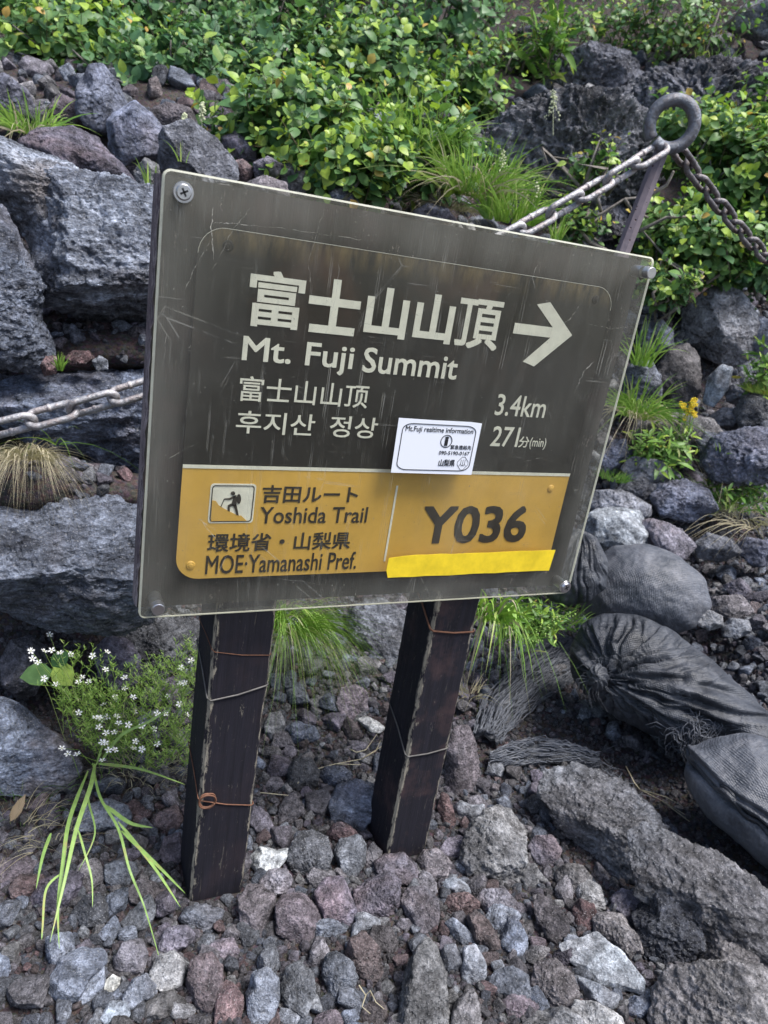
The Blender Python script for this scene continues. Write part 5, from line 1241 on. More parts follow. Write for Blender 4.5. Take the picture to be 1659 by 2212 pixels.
# long scratches and the flaked line at the print sheet's corner, lying on the cover
def scratch_mat():
    t = NT('pale_scratch'); t.set(Base_Color=(.55, .54, .48), Roughness=.8)
    tr = t.n('ShaderNodeBsdfTransparent'); mx = t.n('ShaderNodeMixShader')
    t.l(t.ramp(t.noise(t.coord(), 90, 4, .7), [(.4, .15), (.6, .8)]), mx.inputs[0]); t.l(tr.outputs[0], mx.inputs[1]); t.l(t.b.outputs[0], mx.inputs[2]); t.l(mx.outputs[0], t.out.inputs[0]); return t.m
M['scratch'] = scratch_mat()
def scratch(pts, wd, seed=0, jit=.0007):
    rj = np.random.RandomState(seed); V = []; F = []
    P = []
    for a, b in zip(pts[:-1], pts[1:]):
        for k in range(8): P.append((a[0] + (b[0] - a[0]) * k / 8, a[1] + (b[1] - a[1]) * k / 8))
    P.append(pts[-1])
    n = len(P)
    for i, (x, z) in enumerate(P):
        a = P[max(0, i - 1)]; b = P[min(n - 1, i + 1)]; t = np.array([b[0] - a[0], b[1] - a[1]]); t /= np.linalg.norm(t) + 1e-9
        w_ = .5 * wd * rj.uniform(.25, 1.3) * min(1, (i + .5) / 4, (n - i - .5) / 4); x += rj.normal(0, jit); z += rj.normal(0, jit)
        V += [(x - t[1] * w_, -.0004, z + t[0] * w_), (x + t[1] * w_, -.0004, z - t[0] * w_)]
    return V, [(2 * i, 2 * i + 1, 2 * i + 3, 2 * i + 2) for i in range(n - 1)]
mb = MB()
def yq(px, py): p = Yp(px, py, 0.0); return (p[0], p[2])
for k, (pts, wd) in enumerate([([(458, 440), (457, 500), (462, 560)], .0012), ([(456, 482), (500, 482), (560, 488)], .0007), ([(560, 488), (680, 503), (800, 520)], .0004), ([(455, 520), (425, 570), (395, 640)], .0006),
        ([(540, 450), (500, 500), (455, 590)], .0003), ([(700, 450), (665, 570), (675, 640)], .0003), ([(735, 545), (725, 640), (705, 720)], .0003), ([(835, 545), (812, 690)], .0003),
        ([(1165, 560), (1150, 600), (1158, 630)], .0006), ([(1290, 775), (1262, 800), (1240, 850)], .0012), ([(1270, 700), (1320, 710), (1370, 705)], .0004), ([(480, 1180), (430, 1120), (470, 1150)], .0008),
        ([(1190, 1280), (1240, 1262)], .0004), ([(765, 1292), (770, 1270)], .0007), ([(655, 1245), (735, 1235)], .0003), ([(560, 1245), (700, 1262)], .0003), ([(1255, 655), (1230, 690), (1215, 700)], .0006),
        ([(300, 745), (318, 748)], .0006), ([(345, 1000), (430, 955)], .0004), ([(365, 700), (350, 790)], .0004), ([(1120, 1000), (1180, 985)], .0003), ([(870, 1290), (900, 1230), (930, 1290)], .0003)]):
    V, F = scratch([yq(*p) for p in pts], wd, k); mb.add(V, F)
mb.obj('scratches', M['scratch'], parent=cover, kind='stuff')

# posts
def post(x0, x1, seed, lab):
    mt = wood_mat('black_painted_post', (.0085, .008, .012), (.34, .31, .25), [(0, x0, .05), (0, x1, .03)], .15 if seed == 1 else .75)
    mb = MB(); n = 40; V = []
    rr2 = np.random.RandomState(seed)
    z0, z1 = -.12, .712
    ring = [(x0, .045), (x1, .045), (x1, .165), (x0, .165)]
    # corners rounded by wear, a little uneven along the height
    for i in range(n + 1):
        z = z0 + (z1 - z0) * i / n
        for q, (x, y) in enumerate(ring):
            sx_, sy_ = (1 if x == x1 else -1), (1 if y > .1 else -1)
            b = .0035 + .0025 * rr2.uniform()
            pa = (x - sx_ * b, y); pb = (x, y - sy_ * b)
            V += [pa + (z,), pb + (z,)] if q % 2 else [pb + (z,), pa + (z,)]
    m_ = 8
    order = [0, 1, 2, 3, 4, 5, 6, 7]
    mb.V = V; F = []
    for i in range(n):
        for k in range(m_): F.append((i * m_ + k, i * m_ + (k + 1) % m_, (i + 1) * m_ + (k + 1) % m_, (i + 1) * m_ + k))
    F.append(tuple(range(m_))[::-1]); F.append(tuple(n * m_ + k for k in range(m_)))
    mb.F = F; mb.M = [0] * len(F)
    p = mb.obj('post', mt, parent=sign, label=lab)
    mb = MB(); mb.box(x0 + .001, x1 - .001, .0765, .165, .712, 1.30); mb.obj('post_upper', mt, parent=p)
    return p
pL = post(.143, .2565, 1, 'left post with rusty wire coil')
pR = post(.601, .7080, 2, 'right post with scuffed brown patches')
def wire(parent, x0, x1, zl, zc, zr, zb, r, mat, name='wire'):
    """a wire round a post: heights at back-left, front-left corner, front-right corner, back-right"""
    e = r * 1.05
    pts = [(x0 - e, .168, zl), (x0 - e, .10, (zl + zc) / 2 + .004), (x0 - e, .047, zc + .004), (x0 + .004, .045 - e, zc), ((x0 + x1) / 2, .045 - e * 1.3, (zc + zr) / 2 - .003),
           (x1 - .004, .045 - e, zr), (x1 + e, .047, zr), (x1 + e, .10, (zr + zb) / 2), (x1 + e, .168, zb), ((x0 + x1) / 2, .167 + e, (zl + zb) / 2)]
    mb = MB(); mb.tube(pts, r, 6, closed=True); return mb.obj(name, M[mat], True, parent=parent)
def zy(px, py): return float(Yp(px, py, .045)[2])
wire(pL, .143, .2565, zy(452, 1513) + .06, zy(452, 1513), zy(575, 1480), zy(575, 1480), .0019, 'wire')
wire(pL, .143, .2565, zy(465, 1405), zy(465, 1408), zy(580, 1415), zy(580, 1412), .0009, 'rust')
wire(pL, .143, .2565, zy(440, 1728) + .05, zy(440, 1728), zy(545, 1738), zy(545, 1738), .0014, 'rust')
mb = MB(); cc = Yp(447, 1728, .034); pts = []
for k in range(60):
    a = k / 60 * 2 * math.pi * 3; rr_ = .0165 + .0015 * math.sin(k * .7); pts.append((cc[0] + rr_ * math.cos(a) * .95, cc[1] - .004 * math.sin(a * .33) - k * .00012, cc[2] + rr_ * math.sin(a)))
mb.tube(pts, .0017, 6); mb.obj('wire_coil', M['rust'], True, parent=pL)
wire(pR, .601, .708, zy(935, 1365) + .075, zy(937, 1362), zy(1030, 1363), zy(1030, 1355), .0022, 'rust')
wire(pR, .601, .708, zy(890, 1632) + .07, zy(890, 1632), zy(968, 1615), zy(968, 1600), .0019, 'wire')

# ------------------------------------------------------------------ chains and ring post
def iron_mat(name, base, rust, amt, rough):
    t = NT(name); v = t.coord('Object')
    n = t.noise(v, 60, 6, .7); n2 = t.noise(v, 260, 4, .7)
    c = t.mix(t.ramp(n, [(.46, 0.0), (.58, amt)]), base, rust)
    c = t.mix(.7, c, t.ramp(t.noise(v, 18, 5, .7), [(.35, .55), (.65, 1.4)]), 'MULTIPLY')
    c = t.mix(.5, c, t.ramp(n2, [(.3, .6), (.6, 1.15)]), 'MULTIPLY')
    t.set(Base_Color=c, Roughness=rough, Metallic=.55)
    bb = t.bump(n2, .8, .002); bb = t.bump(n, .7, .005, bb); bb = t.bump(t.noise(v, 14, 3), .5, .01, bb); t.l(bb, t.b.inputs['Normal'])
    return t.m
M['chain'] = iron_mat('worn_grey_chain', (.44, .435, .45), (.2, .14, .12), .55, .42)
M['chain_dark'] = iron_mat('dark_old_chain', (.2, .19, .195), (.1, .07, .06), .8, .55)
M['ring'] = iron_mat('worn_iron_ring', (.2, .215, .245), (.12, .09, .08), .5, .4)
def post_iron():
    t = NT('pitted_purple_brown_iron'); v = t.coord()
    c = t.mix(t.noise(v, 20, 4, .6), (.13, .105, .125), (.2, .17, .19))
    pt = t.ramp(t.voro(v, 75), [(.13, 1.0), (.2, 0.0)])
    pm = t.ramp(t.noise(v, 25, 2), [(.42, 0.0), (.52, 1.0)])
    k = t.math('MULTIPLY', pt, pm)
    c = t.mix(k, c, (.05, .025, .022)); t.set(Base_Color=c, Roughness=.6, Metallic=.2)
    bb = t.bump(k, .8, -.002); bb = t.bump(t.noise(v, 60, 5), .5, .003, bb); t.l(bb, t.b.inputs['Normal']); return t.m
M['iron_post'] = post_iron()
def link_mesh(L=.1, Wd=.05, r=.0066, weld=True):
    R = Wd / 2 - r; h = L / 2 - r - R; pts = []
    for k in range(11): a = -math.pi / 2 + math.pi * k / 10; pts.append((h + R * math.cos(a), R * math.sin(a), 0))
    for k in range(11): a = math.pi / 2 + math.pi * k / 10; pts.append((-h + R * math.cos(a), R * math.sin(a), 0))
    mb = MB(); mb.tube(pts, r, 12, closed=True)
    if weld: mb.tube([(.006, -R, 0), (.003, -R, 0), (0, -R, 0), (-.003, -R, 0)], [r * .9, r * 1.18, r * 1.18, r * .9], 12)
    return mb.mesh('link', True)
def chain(label, pts, mat, roll0, wd=.047, up=(0, 0, 1)):
    root = link('chain', None, None, label=label, cat='chain', group='iron chains strung from the ring post')
    lm = link_mesh(Wd=wd); lm.materials.append(M[mat])
    P = np.array(pts, float)
    seg = np.linalg.norm(np.diff(P, axis=0), axis=1); cum = np.concatenate([[0], np.cumsum(seg)])
    pitch = .1 - 4 * .0066 + .001; n = int(cum[-1] / pitch)
    root.location = Vector(P[0].tolist())
    for k in range(n):
        s = (k + .5) * pitch
        c = np.array([np.interp(s, cum, P[:, i]) for i in range(3)]); a = np.array([np.interp(s - .03, cum, P[:, i]) for i in range(3)]); b = np.array([np.interp(s + .03, cum, P[:, i]) for i in range(3)])
        x = Vector(((b - a) / np.linalg.norm(b - a)).tolist()); v = -Vector(ray(*proj(c)[0, :2]).tolist())
        z = (v - x * v.dot(x)).normalized()          # facing the walker on the trail
        roll = roll0 + (math.pi / 2 if k % 2 else 0) + random.Random(k).uniform(-.12, .12)
        z = z * math.cos(roll) + x.cross(z) * math.sin(roll); y = z.cross(x)
        m = Matrix((x, y, z)).transposed().to_4x4(); m.translation = Vector((c - P[0]).tolist())
        o = link('link', lm, None, parent=root); o.matrix_local = m
RING_C = Dp(1452, 268, 1.95)
A0 = Dp(-70, 965, 1.46); A1 = Dp(302, 858, 1.47); A2 = Dp(1432, 318, 1.93)
def sagline(a, b, sag, n=40, u0=0, u1=1):
    return [np.array(a) + (np.array(b) - np.array(a)) * u - np.array([0, 0, sag * 4 * u * (1 - u)]) for u in np.linspace(u0, u1, n)]
c_pts = sagline(Dp(-420, 1010, 1.62), A2, .10)
c_pts = [A2 + (p - A2) for p in c_pts][::-1]
CH1 = chain('worn silver-grey chain from the ring down behind the sign to the left edge', c_pts, 'chain', .72)
B0 = Dp(1462, 322, 2.0); B1 = Dp(1659, 512, 2.65)
B2 = B0 + (B1 - B0) * 2.6
CH2 = chain('darker chain running from the ring down to the right edge of the photo', sagline(B0, B2, .05, 30), 'chain_dark', .75)
# ring post
rp = link('ring_post', None, None, loc=RING_C, label='iron anchor post with thick round eye holding the chains behind the sign', cat='anchor post')
zc = -ray(1452, 268); zc = zc + CAM_ROT[:, 0] * .25; zc /= np.linalg.norm(zc)
xr = np.cross(np.array([0, 0, 1.]), zc); xr /= np.linalg.norm(xr); ur = np.cross(zc, xr)
mb = MB(); R0 = .0465; pts = []
for k in range(49):
    a = math.radians(-128 + 352 * (1 - k / 48)); off_ = .012 * (k / 48 - .5)
    pts.append(xr * R0 * math.cos(a) + ur * R0 * math.sin(a) + zc * (off_))
mb.tube(pts, .0136, 20)
mb.obj('ring', M['ring'], True, parent=rp)
top = Dp(1428, 330, 1.965) - RING_C; bot = Dp(1345, 545, 1.90) - RING_C; dn = bot + (bot - top) * 3.2
mb = MB()
mb.tube([top + (top - bot) * .08, top, bot, dn], [.0145, .016, .017, .0175], 8)
mb.obj('shaft', M['iron_post'], False, parent=rp)
bpy.data.objects['shaft'].data.polygons.foreach_set('use_smooth', np.zeros(len(bpy.data.objects['shaft'].data.polygons), bool))

# ------------------------------------------------------------------ plants
def leaf_geo(mb, base, d, up, ln, wd, cup=.18, bend=.25, nseg=4):
    """one ovate leaf, folded a little along its rib; base point, direction, surface normal"""
    d = d / np.linalg.norm(d); s = np.cross(d, up); s /= np.linalg.norm(s) + 1e-9; u = np.cross(s, d)
    V = []; prof = [0.0, .78, 1.0, .74, 0.0] if nseg == 4 else [0, 1, 0]
    for i, w_ in enumerate(prof):
        t = i / (len(prof) - 1); c = base + d * ln * t - u * bend * ln * t * t
        if w_ == 0: V.append(c)
        else: V += [c + s * wd * .5 * w_ + u * cup * wd * w_ * .5, c, c - s * wd * .5 * w_ + u * cup * wd * w_ * .5]
    F = [(0, 2, 1), (0, 3, 2), (1, 2, 5, 4), (2, 3, 6, 5), (4, 5, 8, 7), (5, 6, 9, 8), (7, 8, 10), (8, 9, 10)]
    mb.add(V, F)
def twig_mesh(seed, n=9, L=.2, leaf=.05, wr=.75, name='leafy_twig'):
    """a curving stem along +Z with alternate leaves; material 0 leaf, 1 stem, 2 young leaf"""
    r = np.random.RandomState(seed); mb = MB(); pts = []
    bx, by = r.normal(0, .25, 2)
    for i in range(7):
        t = i / 6; pts.append(np.array([bx * t * t * L, by * t * t * L, t * L]))
    mb.tube(pts, [.0022 * (1 - .7 * i / 6) for i in range(7)], 4, mi=1, caps=False)
    for k in range(n):
        t = .12 + .88 * k / (n - 1); q = np.array([np.interp(t, np.linspace(0, 1, 7), [p[i] for p in pts]) for i in range(3)])
        a = k * 2.4 + r.normal(0, .35); tip = t ** 2
        out = np.array([math.cos(a), math.sin(a), .25 + .9 * tip + r.normal(0, .15)])
        ln = leaf * r.uniform(.55, 1.3) * (1 - .45 * max(0, t - .7) / .3)
        up = np.array([-.2 * math.cos(a), -.2 * math.sin(a), 1]) + r.normal(0, .22, 3)
        n0 = len(mb.F); leaf_geo(mb, q + out / np.linalg.norm(out) * .006, out, up, ln, ln * wr * r.uniform(.85, 1.1), r.uniform(.1, .35), r.uniform(.05, .45))
        if t > .86:
            for f in range(n0, len(mb.F)): mb.M[f] = 2
    return mb.mesh(name, True)
def set_mats(me, *ms):
    for x in ms: me.materials.append(M[x])
    return me
TW = {'a': [set_mats(twig_mesh(s, 11, .2, .054, .78), 'leaf', 'twig', 'leaf_young') for s in range(6)],
      'b': [set_mats(twig_mesh(20 + s, 11, .21, .052, .78), 'leaf_dark', 'twig', 'leaf') for s in range(6)],
      'c': [set_mats(twig_mesh(40 + s, 9, .16, .042, .66), 'leaf', 'twig', 'leaf_young') for s in range(5)],
      'd': [set_mats(twig_mesh(60 + s, 9, .14, .07, .26), 'grass_dark', 'twig', 'leaf_young') for s in range(4)]}
def place_twig(root, c0, p, ax, sc, me, r, nm='leafy_twig'):
    o = link(nm, me, None, parent=root)
    z = Vector(ax.tolist()).normalized(); q = z.to_track_quat('Z', 'Y') @ Euler((0, 0, r.uniform(0, 6.28))).to_quaternion()
    o.location = Vector((p - c0).tolist()); o.rotation_mode = 'QUATERNION'; o.rotation_quaternion = q; o.scale = (sc, sc, sc)
    return o
def shrub(label, px, py, rx, ry, d, n, kind='a', seed=0, depth=.8, size=1.0, name='shrub', group='leafy shrubs on the slope', young=.25, branch=True):
    r = np.random.RandomState(seed + 1000)
    c0 = Dp(px, py, d); sc = d / FPX; RX, RY = rx * sc, ry * sc; RZ = (RX + RY) / 2 * depth
    A = cam_axes(px, py)
    base = c0.copy() - np.array([0, 0, RY * .9]); 
    root = link(name, None, None, loc=base, label=label, cat='shrub', group=group)
    for k in range(n):
        while True:
            v = r.normal(size=3); v /= np.linalg.norm(v)
            if v[2] > -.35 or r.uniform() < .15: break
        lump = 1 + .22 * float(perlin(np.array([v * 2.3]), seed)[0]) * 2
        rad = (r.uniform(.12, 1) ** .55) * lump
        p = c0 + A @ (np.array([v[0] * RX, v[1] * RY, v[2] * RZ]) * rad)
        ax = A @ v * .75 + np.array([0, 0, .8]) + r.normal(0, .3, 3) - ray(px, py) * .25
        pz = float(ground(p[0], p[1])[0])
        if p[2] < pz - .02: p[2] = pz + r.uniform(0, .05)
        ml = TW[kind]
        s = size * r.uniform(.75, 1.15)
        place_twig(root, base, p - ax / np.linalg.norm(ax) * .12 * s, ax, s, ml[r.randint(len(ml))], r)
    if branch:
        mb = MB()
        for k in range(9):
            v = r.normal(size=3); e = c0 + A @ (np.array([v[0] * RX, abs(v[1]) * RY, v[2] * RZ]) * .45)
            b = base + r.normal(0, .05, 3); b[2] = max(float(ground(b[0], b[1])[0]) - .02, c0[2] - RY * 1.1)
            m_ = (b + e) / 2 + r.normal(0, .06, 3)
            mb.tube([b - base, m_ - base, e - base], [.009, .006, .003], 5)
        mb.obj('branch', M['branch'], True, parent=root, kind='stuff')
    return root
SH = [
 ('dense green shrub in the top left corner', 60, 60, 150, 95, 4.35, 150, 'a', 1),
 ('green shrub left of centre at the photo\'s top edge', 260, 55, 150, 90, 4.4, 150, 'b', 2),
 ('green shrub with yellow tips above the pointed rock', 170, 120, 160, 70, 3.9, 130, 'a', 3),
 ('dark green shrub behind the sharp-edged rock', 370, 180, 150, 85, 3.75, 130, 'b', 4),
 ('deep green shrub at the top edge, middle', 500, 50, 160, 95, 4.5, 150, 'b', 5),
 ('green shrub right of the middle at the top edge', 740, 40, 160, 90, 4.6, 150, 'b', 6),
 ('spreading green shrub behind the big round middle one', 580, 150, 150, 80, 3.9, 130, 'b', 7),
 ('shrub with yellow-green tips above the bright grass', 800, 170, 160, 90, 3.9, 150, 'a', 8),
 ('green shrub at the top edge right of centre', 960, 70, 130, 110, 4.6, 130, 'b', 9),
 ('low shrub trailing down the rocks right of centre', 990, 190, 100, 65, 4.2, 60, 'a', 10),
 ('big round shrub of heart-shaped leaves above the sign\'s top edge', 640, 280, 175, 95, 3.05, 190, 'a', 11),
 ('lower lobe of heart-leaved shrub hanging over the stones', 745, 365, 130, 60, 2.85, 100, 'a', 12),
 ('small bushy shrub growing out of the bright grass', 920, 330, 95, 80, 3.0, 70, 'a', 13),
 ('light green shrub near the top right, beside the lava', 1215, 50, 110, 50, 4.9, 50, 'c', 14),
 ('yellow-green shrub left of the top right rock', 1440, 45, 150, 75, 5.0, 150, 'c', 15),
 ('leafy shrub just right of the ring', 1520, 300, 120, 55, 3.9, 90, 'a', 16),
 ('shrub at the right edge behind the darker chain', 1620, 380, 110, 110, 3.7, 120, 'a', 17),
 ('shrub below the darker chain', 1500, 520, 130, 65, 3.5, 110, 'a', 18),
 ('shrub above the large angular boulder', 1600, 560, 110, 60, 3.7, 80, 'b', 19),
 ('small shrub behind the ring post', 1280, 360, 70, 40, 3.4, 30, 'c', 20),
 ('leafy sprigs right beside the sign\'s top right corner', 1440, 610, 70, 40, 3.3, 36, 'c', 21),
 ('small shrub between the chain and the sign\'s top edge', 1250, 480, 60, 40, 3.3, 24, 'c', 22),
 ('shrub high on the slope at the photo\'s top edge, far left', 120, -70, 200, 90, 5.0, 110, 'b', 41),
 ('shrub high on the slope at the top edge, left of centre', 430, -70, 200, 90, 5.2, 110, 'a', 42),
 ('shrub high on the slope at the top edge, centre', 760, -75, 200, 90, 5.4, 110, 'b', 43),
 ('shrub high on the slope at the top edge, right of centre', 1080, -60, 160, 60, 5.6, 60, 'c', 44),
 ('shrub high on the slope at the top edge, far right', 1420, -60, 200, 50, 5.9, 60, 'b', 45),
 ('leaves hanging in at the upper right edge', 1650, 240, 50, 60, 4.2, 30, 'a', 23),
 ('low shrub on the lava between the top shrubs', 1130, 130, 60, 50, 4.8, 30, 'c', 24),
]
for a in SH:
    nm_, px, py, rx, ry, d, n, kd, sd_ = a
    shrub(nm_, px, py, rx, ry, d, n, kd, sd_)
shrub('low herb with lance-shaped leaves below the yellow flowers', 1420, 975, 70, 55, 3.0, 40, 'd', 31, name='herb', group='low herbs among the rocks', size=.9, branch=False)
shrub('herb with broad light leaves at the right edge below the angular boulder', 1655, 790, 40, 45, 3.3, 16, 'd', 32, name='herb', group='low herbs among the rocks', size=.9, branch=False)
shrub('tuft of broad pale green leaves in the shrubs near the top', 1190, 75, 50, 35, 4.5, 14, 'd', 33, name='herb', group='low herbs among the rocks', size=1.6, branch=False)
shrub('leafy weed with pale flower buds beside the right post', 1150, 1335, 75, 45, 2.35, 34, 'd', 34, name='herb', group='low herbs among the rocks', size=.7, branch=False)
shrub('small creeping herb on the path\'s edge by the straw', 1580, 1060, 90, 35, 3.05, 34, 'd', 35, name='herb', group='low herbs among the rocks', size=.6, branch=False)

def blades(mb, base, n, ln, wd, spread, droop, seed, radius, dirb=None, seg=6):
    r = np.random.RandomState(seed)
    for _ in range(n):
        a = r.uniform(0, 6.28); rad = radius * math.sqrt(r.uniform())
        p = np.array(base) + np.array([math.cos(a) * rad, math.sin(a) * rad, 0])
        a2 = a + r.normal(0, .5); lean = abs(r.normal(0, spread))
        v = np.array([math.cos(a2) * lean, math.sin(a2) * lean, 1.0])
        if dirb is not None: v = v + np.array(dirb)
        v /= np.linalg.norm(v); L_ = ln * r.uniform(.55, 1.1); dr = droop * r.uniform(.4, 1.5)
        side = np.cross(v, [math.cos(a2 + 1.3), math.sin(a2 + 1.3), .2]); side /= np.linalg.norm(side); wv = wd * r.uniform(.6, 1.2)
        V = []; h = np.array([v[0], v[1], 0.]) + r.normal(0, .08, 3)
        for i in range(seg + 1):
            t = i / seg; c = p + v * L_ * t + (h * .4 - np.array([0, 0, 1.0])) * dr * L_ * t * t
            w_ = wv * (1 - t ** 1.6) * .5 + .0001
            V += [c - side * w_, c + side * w_]
        mb.add(V, [(2 * i, 2 * i + 1, 2 * i + 3, 2 * i + 2) for i in range(seg)])
def tuft(label, px, py, d, n, ln, wd, mat, spread=.5, droop=.5, radius=.05, seed=1, dirb=None, extra=None, cat='grass tuft', name='grass_tuft'):
    b = Dp(px, py, d) if d else Dp(px, py, hit(px, py))
    mb = MB(); blades(mb, np.zeros(3), n, ln, wd, spread, droop, seed, radius, dirb)
    o = mb.obj(name, M[mat], True, loc=b, label=label, cat=cat)
    if extra:
        mt, n2 = extra
        mb = MB(); blades(mb, np.zeros(3), n2, ln * .9, wd, spread * 1.4, droop * 1.5, seed + 50, radius, dirb)
        mb.obj('dry_blades', M[mt], True, parent=o, kind='stuff')
    return o
tuft('grass tuft with arching blades at the left edge among the upper rocks', 70, 290, 2.7, 130, .19, .006, 'grass', .7, .7, .06, 1, None, ('straw', 40))
tuft('small pair of grass sprouts by the sign\'s top left corner', 325, 400, 2.3, 10, .1, .006, 'grass', .35, .3, .015, 2)
tuft('few thin grass blades above the sign\'s top left corner', 395, 350, 2.45, 5, .09, .005, 'grass', .3, .3, .015, 3)
tuft('long bright green grass left of the lava outcrop', 900, 330, 3.0, 320, .3, .008, 'grass', .6, .6, .12, 4)
tuft('bright green grass over the sign\'s top edge', 1020, 420, 2.95, 420, .32, .007, 'grass', .7, .6, .14, 5, None, ('straw', 120))
tuft('grass clump near the chain over the sign\'s top edge', 1100, 480, 2.9, 200, .26, .007, 'grass', .6, .5, .09, 6)
tuft('thin grass sprout between chain and sign', 1200, 520, 2.9, 30, .14, .006, 'grass', .3, .3, .02, 7)
tuft('dry straw grass under the bright grass', 960, 450, 3.0, 140, .14, .005, 'straw', .9, .9, .1, 8)
tuft('arching grass tuft at the sign\'s right edge', 1375, 900, 2.95, 170, .27, .007, 'grass', .75, .75, .06, 9, (.1, -.1, .1), ('straw', 60))
tuft('tall grass growing up beside the sign\'s right edge', 1385, 790, 3.1, 46, .3, .007, 'grass', .45, .5, .04, 10)
tuft('small green cushion of grass by the sign\'s right edge', 1325, 1035, 2.85, 160, .05, .003, 'grass_dark', .8, .3, .05, 11)
tuft('pale dry straw on the path at the right edge', 1620, 1120, 3.1, 200, .22, .004, 'straw', 2.5, .7, .16, 12)
tuft('thin grass at the right edge above the straw', 1560, 1090, 3.05, 50, .16, .004, 'grass', .8, .4, .08, 13)
tuft('dry blond grass tussock hanging below the left chain', 60, 985, 1.98, 420, .125, .0022, 'straw', 1.2, 1.3, .04, 14, (0, -.5, -.1))
tuft('few long green blades beside the dry tussock', 125, 960, 2.0, 7, .2, .003, 'grass', .9, 1.2, .01, 15, (.3, -.3, 0))
tuft('thick mound of long fine grass hanging between the posts', 628, 1350, 2.3, 620, .27, .003, 'grass', 1.0, 1.1, .06, 16, (.1, -.4, -.2), ('straw', 120))
tuft('broad light green grass bending over beside the right post', 1062, 1330, 2.05, 75, .25, .011, 'grass', .55, 1.15, .05, 17, (-.12, -.35, .1), ('straw', 16))
tuft('green grass patch behind the right post grass', 1180, 1330, 2.4, 240, .08, .0035, 'grass_dark', .9, .5, .12, 18)
tuft('dry stalks at the foot of the right post grass', 1015, 1500, 2.1, 40, .1, .003, 'straw', 1.0, .6, .03, 19)
tuft('tangle of dry straw at the left edge of the foreground', 20, 1790, 1.95, 60, .14, .002, 'straw', 1.8, .9, .08, 20)
tuft('dry straw scraps under the grass blades, left foreground', 110, 1815, 1.93, 30, .09, .002, 'straw', 2.0, .8, .05, 21)
tuft('thin dark green grass at the foot of the grey wedge boulder', 60, 1720, 2.05, 60, .07, .0015, 'grass_dark', 1.2, .6, .12, 22)
tuft('thin grass beside the lava rocks at the right', 1555, 985, 3.0, 14, .12, .005, 'grass', .3, .3, .02, 23)
tuft('mossy yellow-green cushion at the right edge', 1650, 850, 3.25, 260, .05, .004, 'moss', .9, .3, .07, 24)
tuft('brown-green moss patch near the top, right of centre', 1085, 105, 4.75, 200, .05, .006, 'moss', .9, .3, .08, 25)
tuft('small upright moss-like sprig on the upper ledge', 130, 800, 2.03, 70, .05, .003, 'grass', .25, .2, .006, 26, None)
tuft('thin green grass tips on the slope beside the top right lava', 1540, 130, 4.9, 60, .1, .005, 'grass', .8, .4, .1, 27)

# broad blades bending over the left foreground gravel
def blade_px(mb, pts, wd):
    P = [Dp(*p) for p in pts]; n = len(P); Q = []
    for i in range(n - 1):
        p0 = P[max(0, i - 1)]; p1 = P[i]; p2 = P[i + 1]; p3 = P[min(n - 1, i + 2)]
        for k in range(6):
            t = k / 6; Q.append(.5 * ((2 * p1) + (-p0 + p2) * t + (2 * p0 - 5 * p1 + 4 * p2 - p3) * t * t + (-p0 + 3 * p1 - 3 * p2 + p3) * t ** 3))
    Q.append(P[-1]); m_ = len(Q); V = []
    for i, q in enumerate(Q):
        tg = Q[min(i + 1, m_ - 1)] - Q[max(0, i - 1)]; tg /= np.linalg.norm(tg) + 1e-9
        c = CAM_POS - q; c /= np.linalg.norm(c); s = np.cross(tg, c + np.array([.3, 0, .5])); s /= np.linalg.norm(s); u = np.cross(s, tg)
        t = i / (m_ - 1); w_ = wd * .5 * min(1, (t + .08) * 4) * (1 - t ** 3) + .0002
        V += [q - s * w_ + u * w_ * .35, q, q + s * w_ + u * w_ * .35]
    mb.add(V, [f for i in range(m_ - 1) for f in ((3 * i, 3 * i + 1, 3 * i + 4, 3 * i + 3), (3 * i + 1, 3 * i + 2, 3 * i + 5, 3 * i + 4))])
GB = [([(205, 1650, 1.98), (195, 1700, 1.9), (165, 1790, 1.82), (140, 1900, 1.77), (108, 2035, 1.75)], .013), ([(200, 1648, 1.98), (215, 1720, 1.9), (255, 1790, 1.84), (280, 1880, 1.8), (312, 1960, 1.8), (350, 2090, 1.74)], .008),
      ([(190, 1665, 1.97), (150, 1770, 1.86), (135, 1870, 1.8), (125, 1960, 1.77), (128, 2050, 1.73)], .011), ([(212, 1650, 1.98), (300, 1662, 1.85), (400, 1695, 1.62), (475, 1745, 1.5)][:3], .012),
      ([(215, 1650, 1.98), (260, 1590, 1.93), (320, 1560, 1.88), (442, 1520, 1.8)][:3] + [(372, 1528, 1.86)], .010), ([(208, 1652, 1.98), (225, 1600, 2.0), (240, 1560, 2.02), (262, 1500, 2.04)], .007),
      ([(228, 1740, 1.9), (280, 1778, 1.86), (330, 1788, 1.82)], .012), ([(262, 1795, 1.84), (330, 1860, 1.76), (400, 1930, 1.68), (450, 1985, 1.62)][:3], .010),
      ([(255, 1775, 1.86), (330, 1870, 1.8), (390, 1960, 1.74), (440, 2020, 1.7)][:3], .009), ([(135, 1885, 1.8), (100, 1920, 1.78), (92, 2000, 1.75), (90, 2030, 1.74)], .006),
      ([(110, 1800, 1.87), (92, 1850, 1.83), (78, 1920, 1.8)], .009), ([(168, 1790, 1.83), (185, 1850, 1.8), (198, 1900, 1.79), (200, 1960, 1.77)], .006), ([(207, 1652, 1.98), (190, 1720, 1.92), (205, 1800, 1.86), (170, 1880, 1.83)], .006)]
root = link('broad_grass', None, None, loc=Dp(205, 1655, 1.98), label='broad light green grass plant bending over the gravel left of the left post', cat='grass plant')
c0 = Dp(205, 1655, 1.98)
for pts, wd in GB:
    mb = MB(); blade_px(mb, pts, wd * .72); mb.V = [tuple(np.array(v) - c0) for v in mb.V]
    mb.obj('blade', M['blade'], True, parent=root)
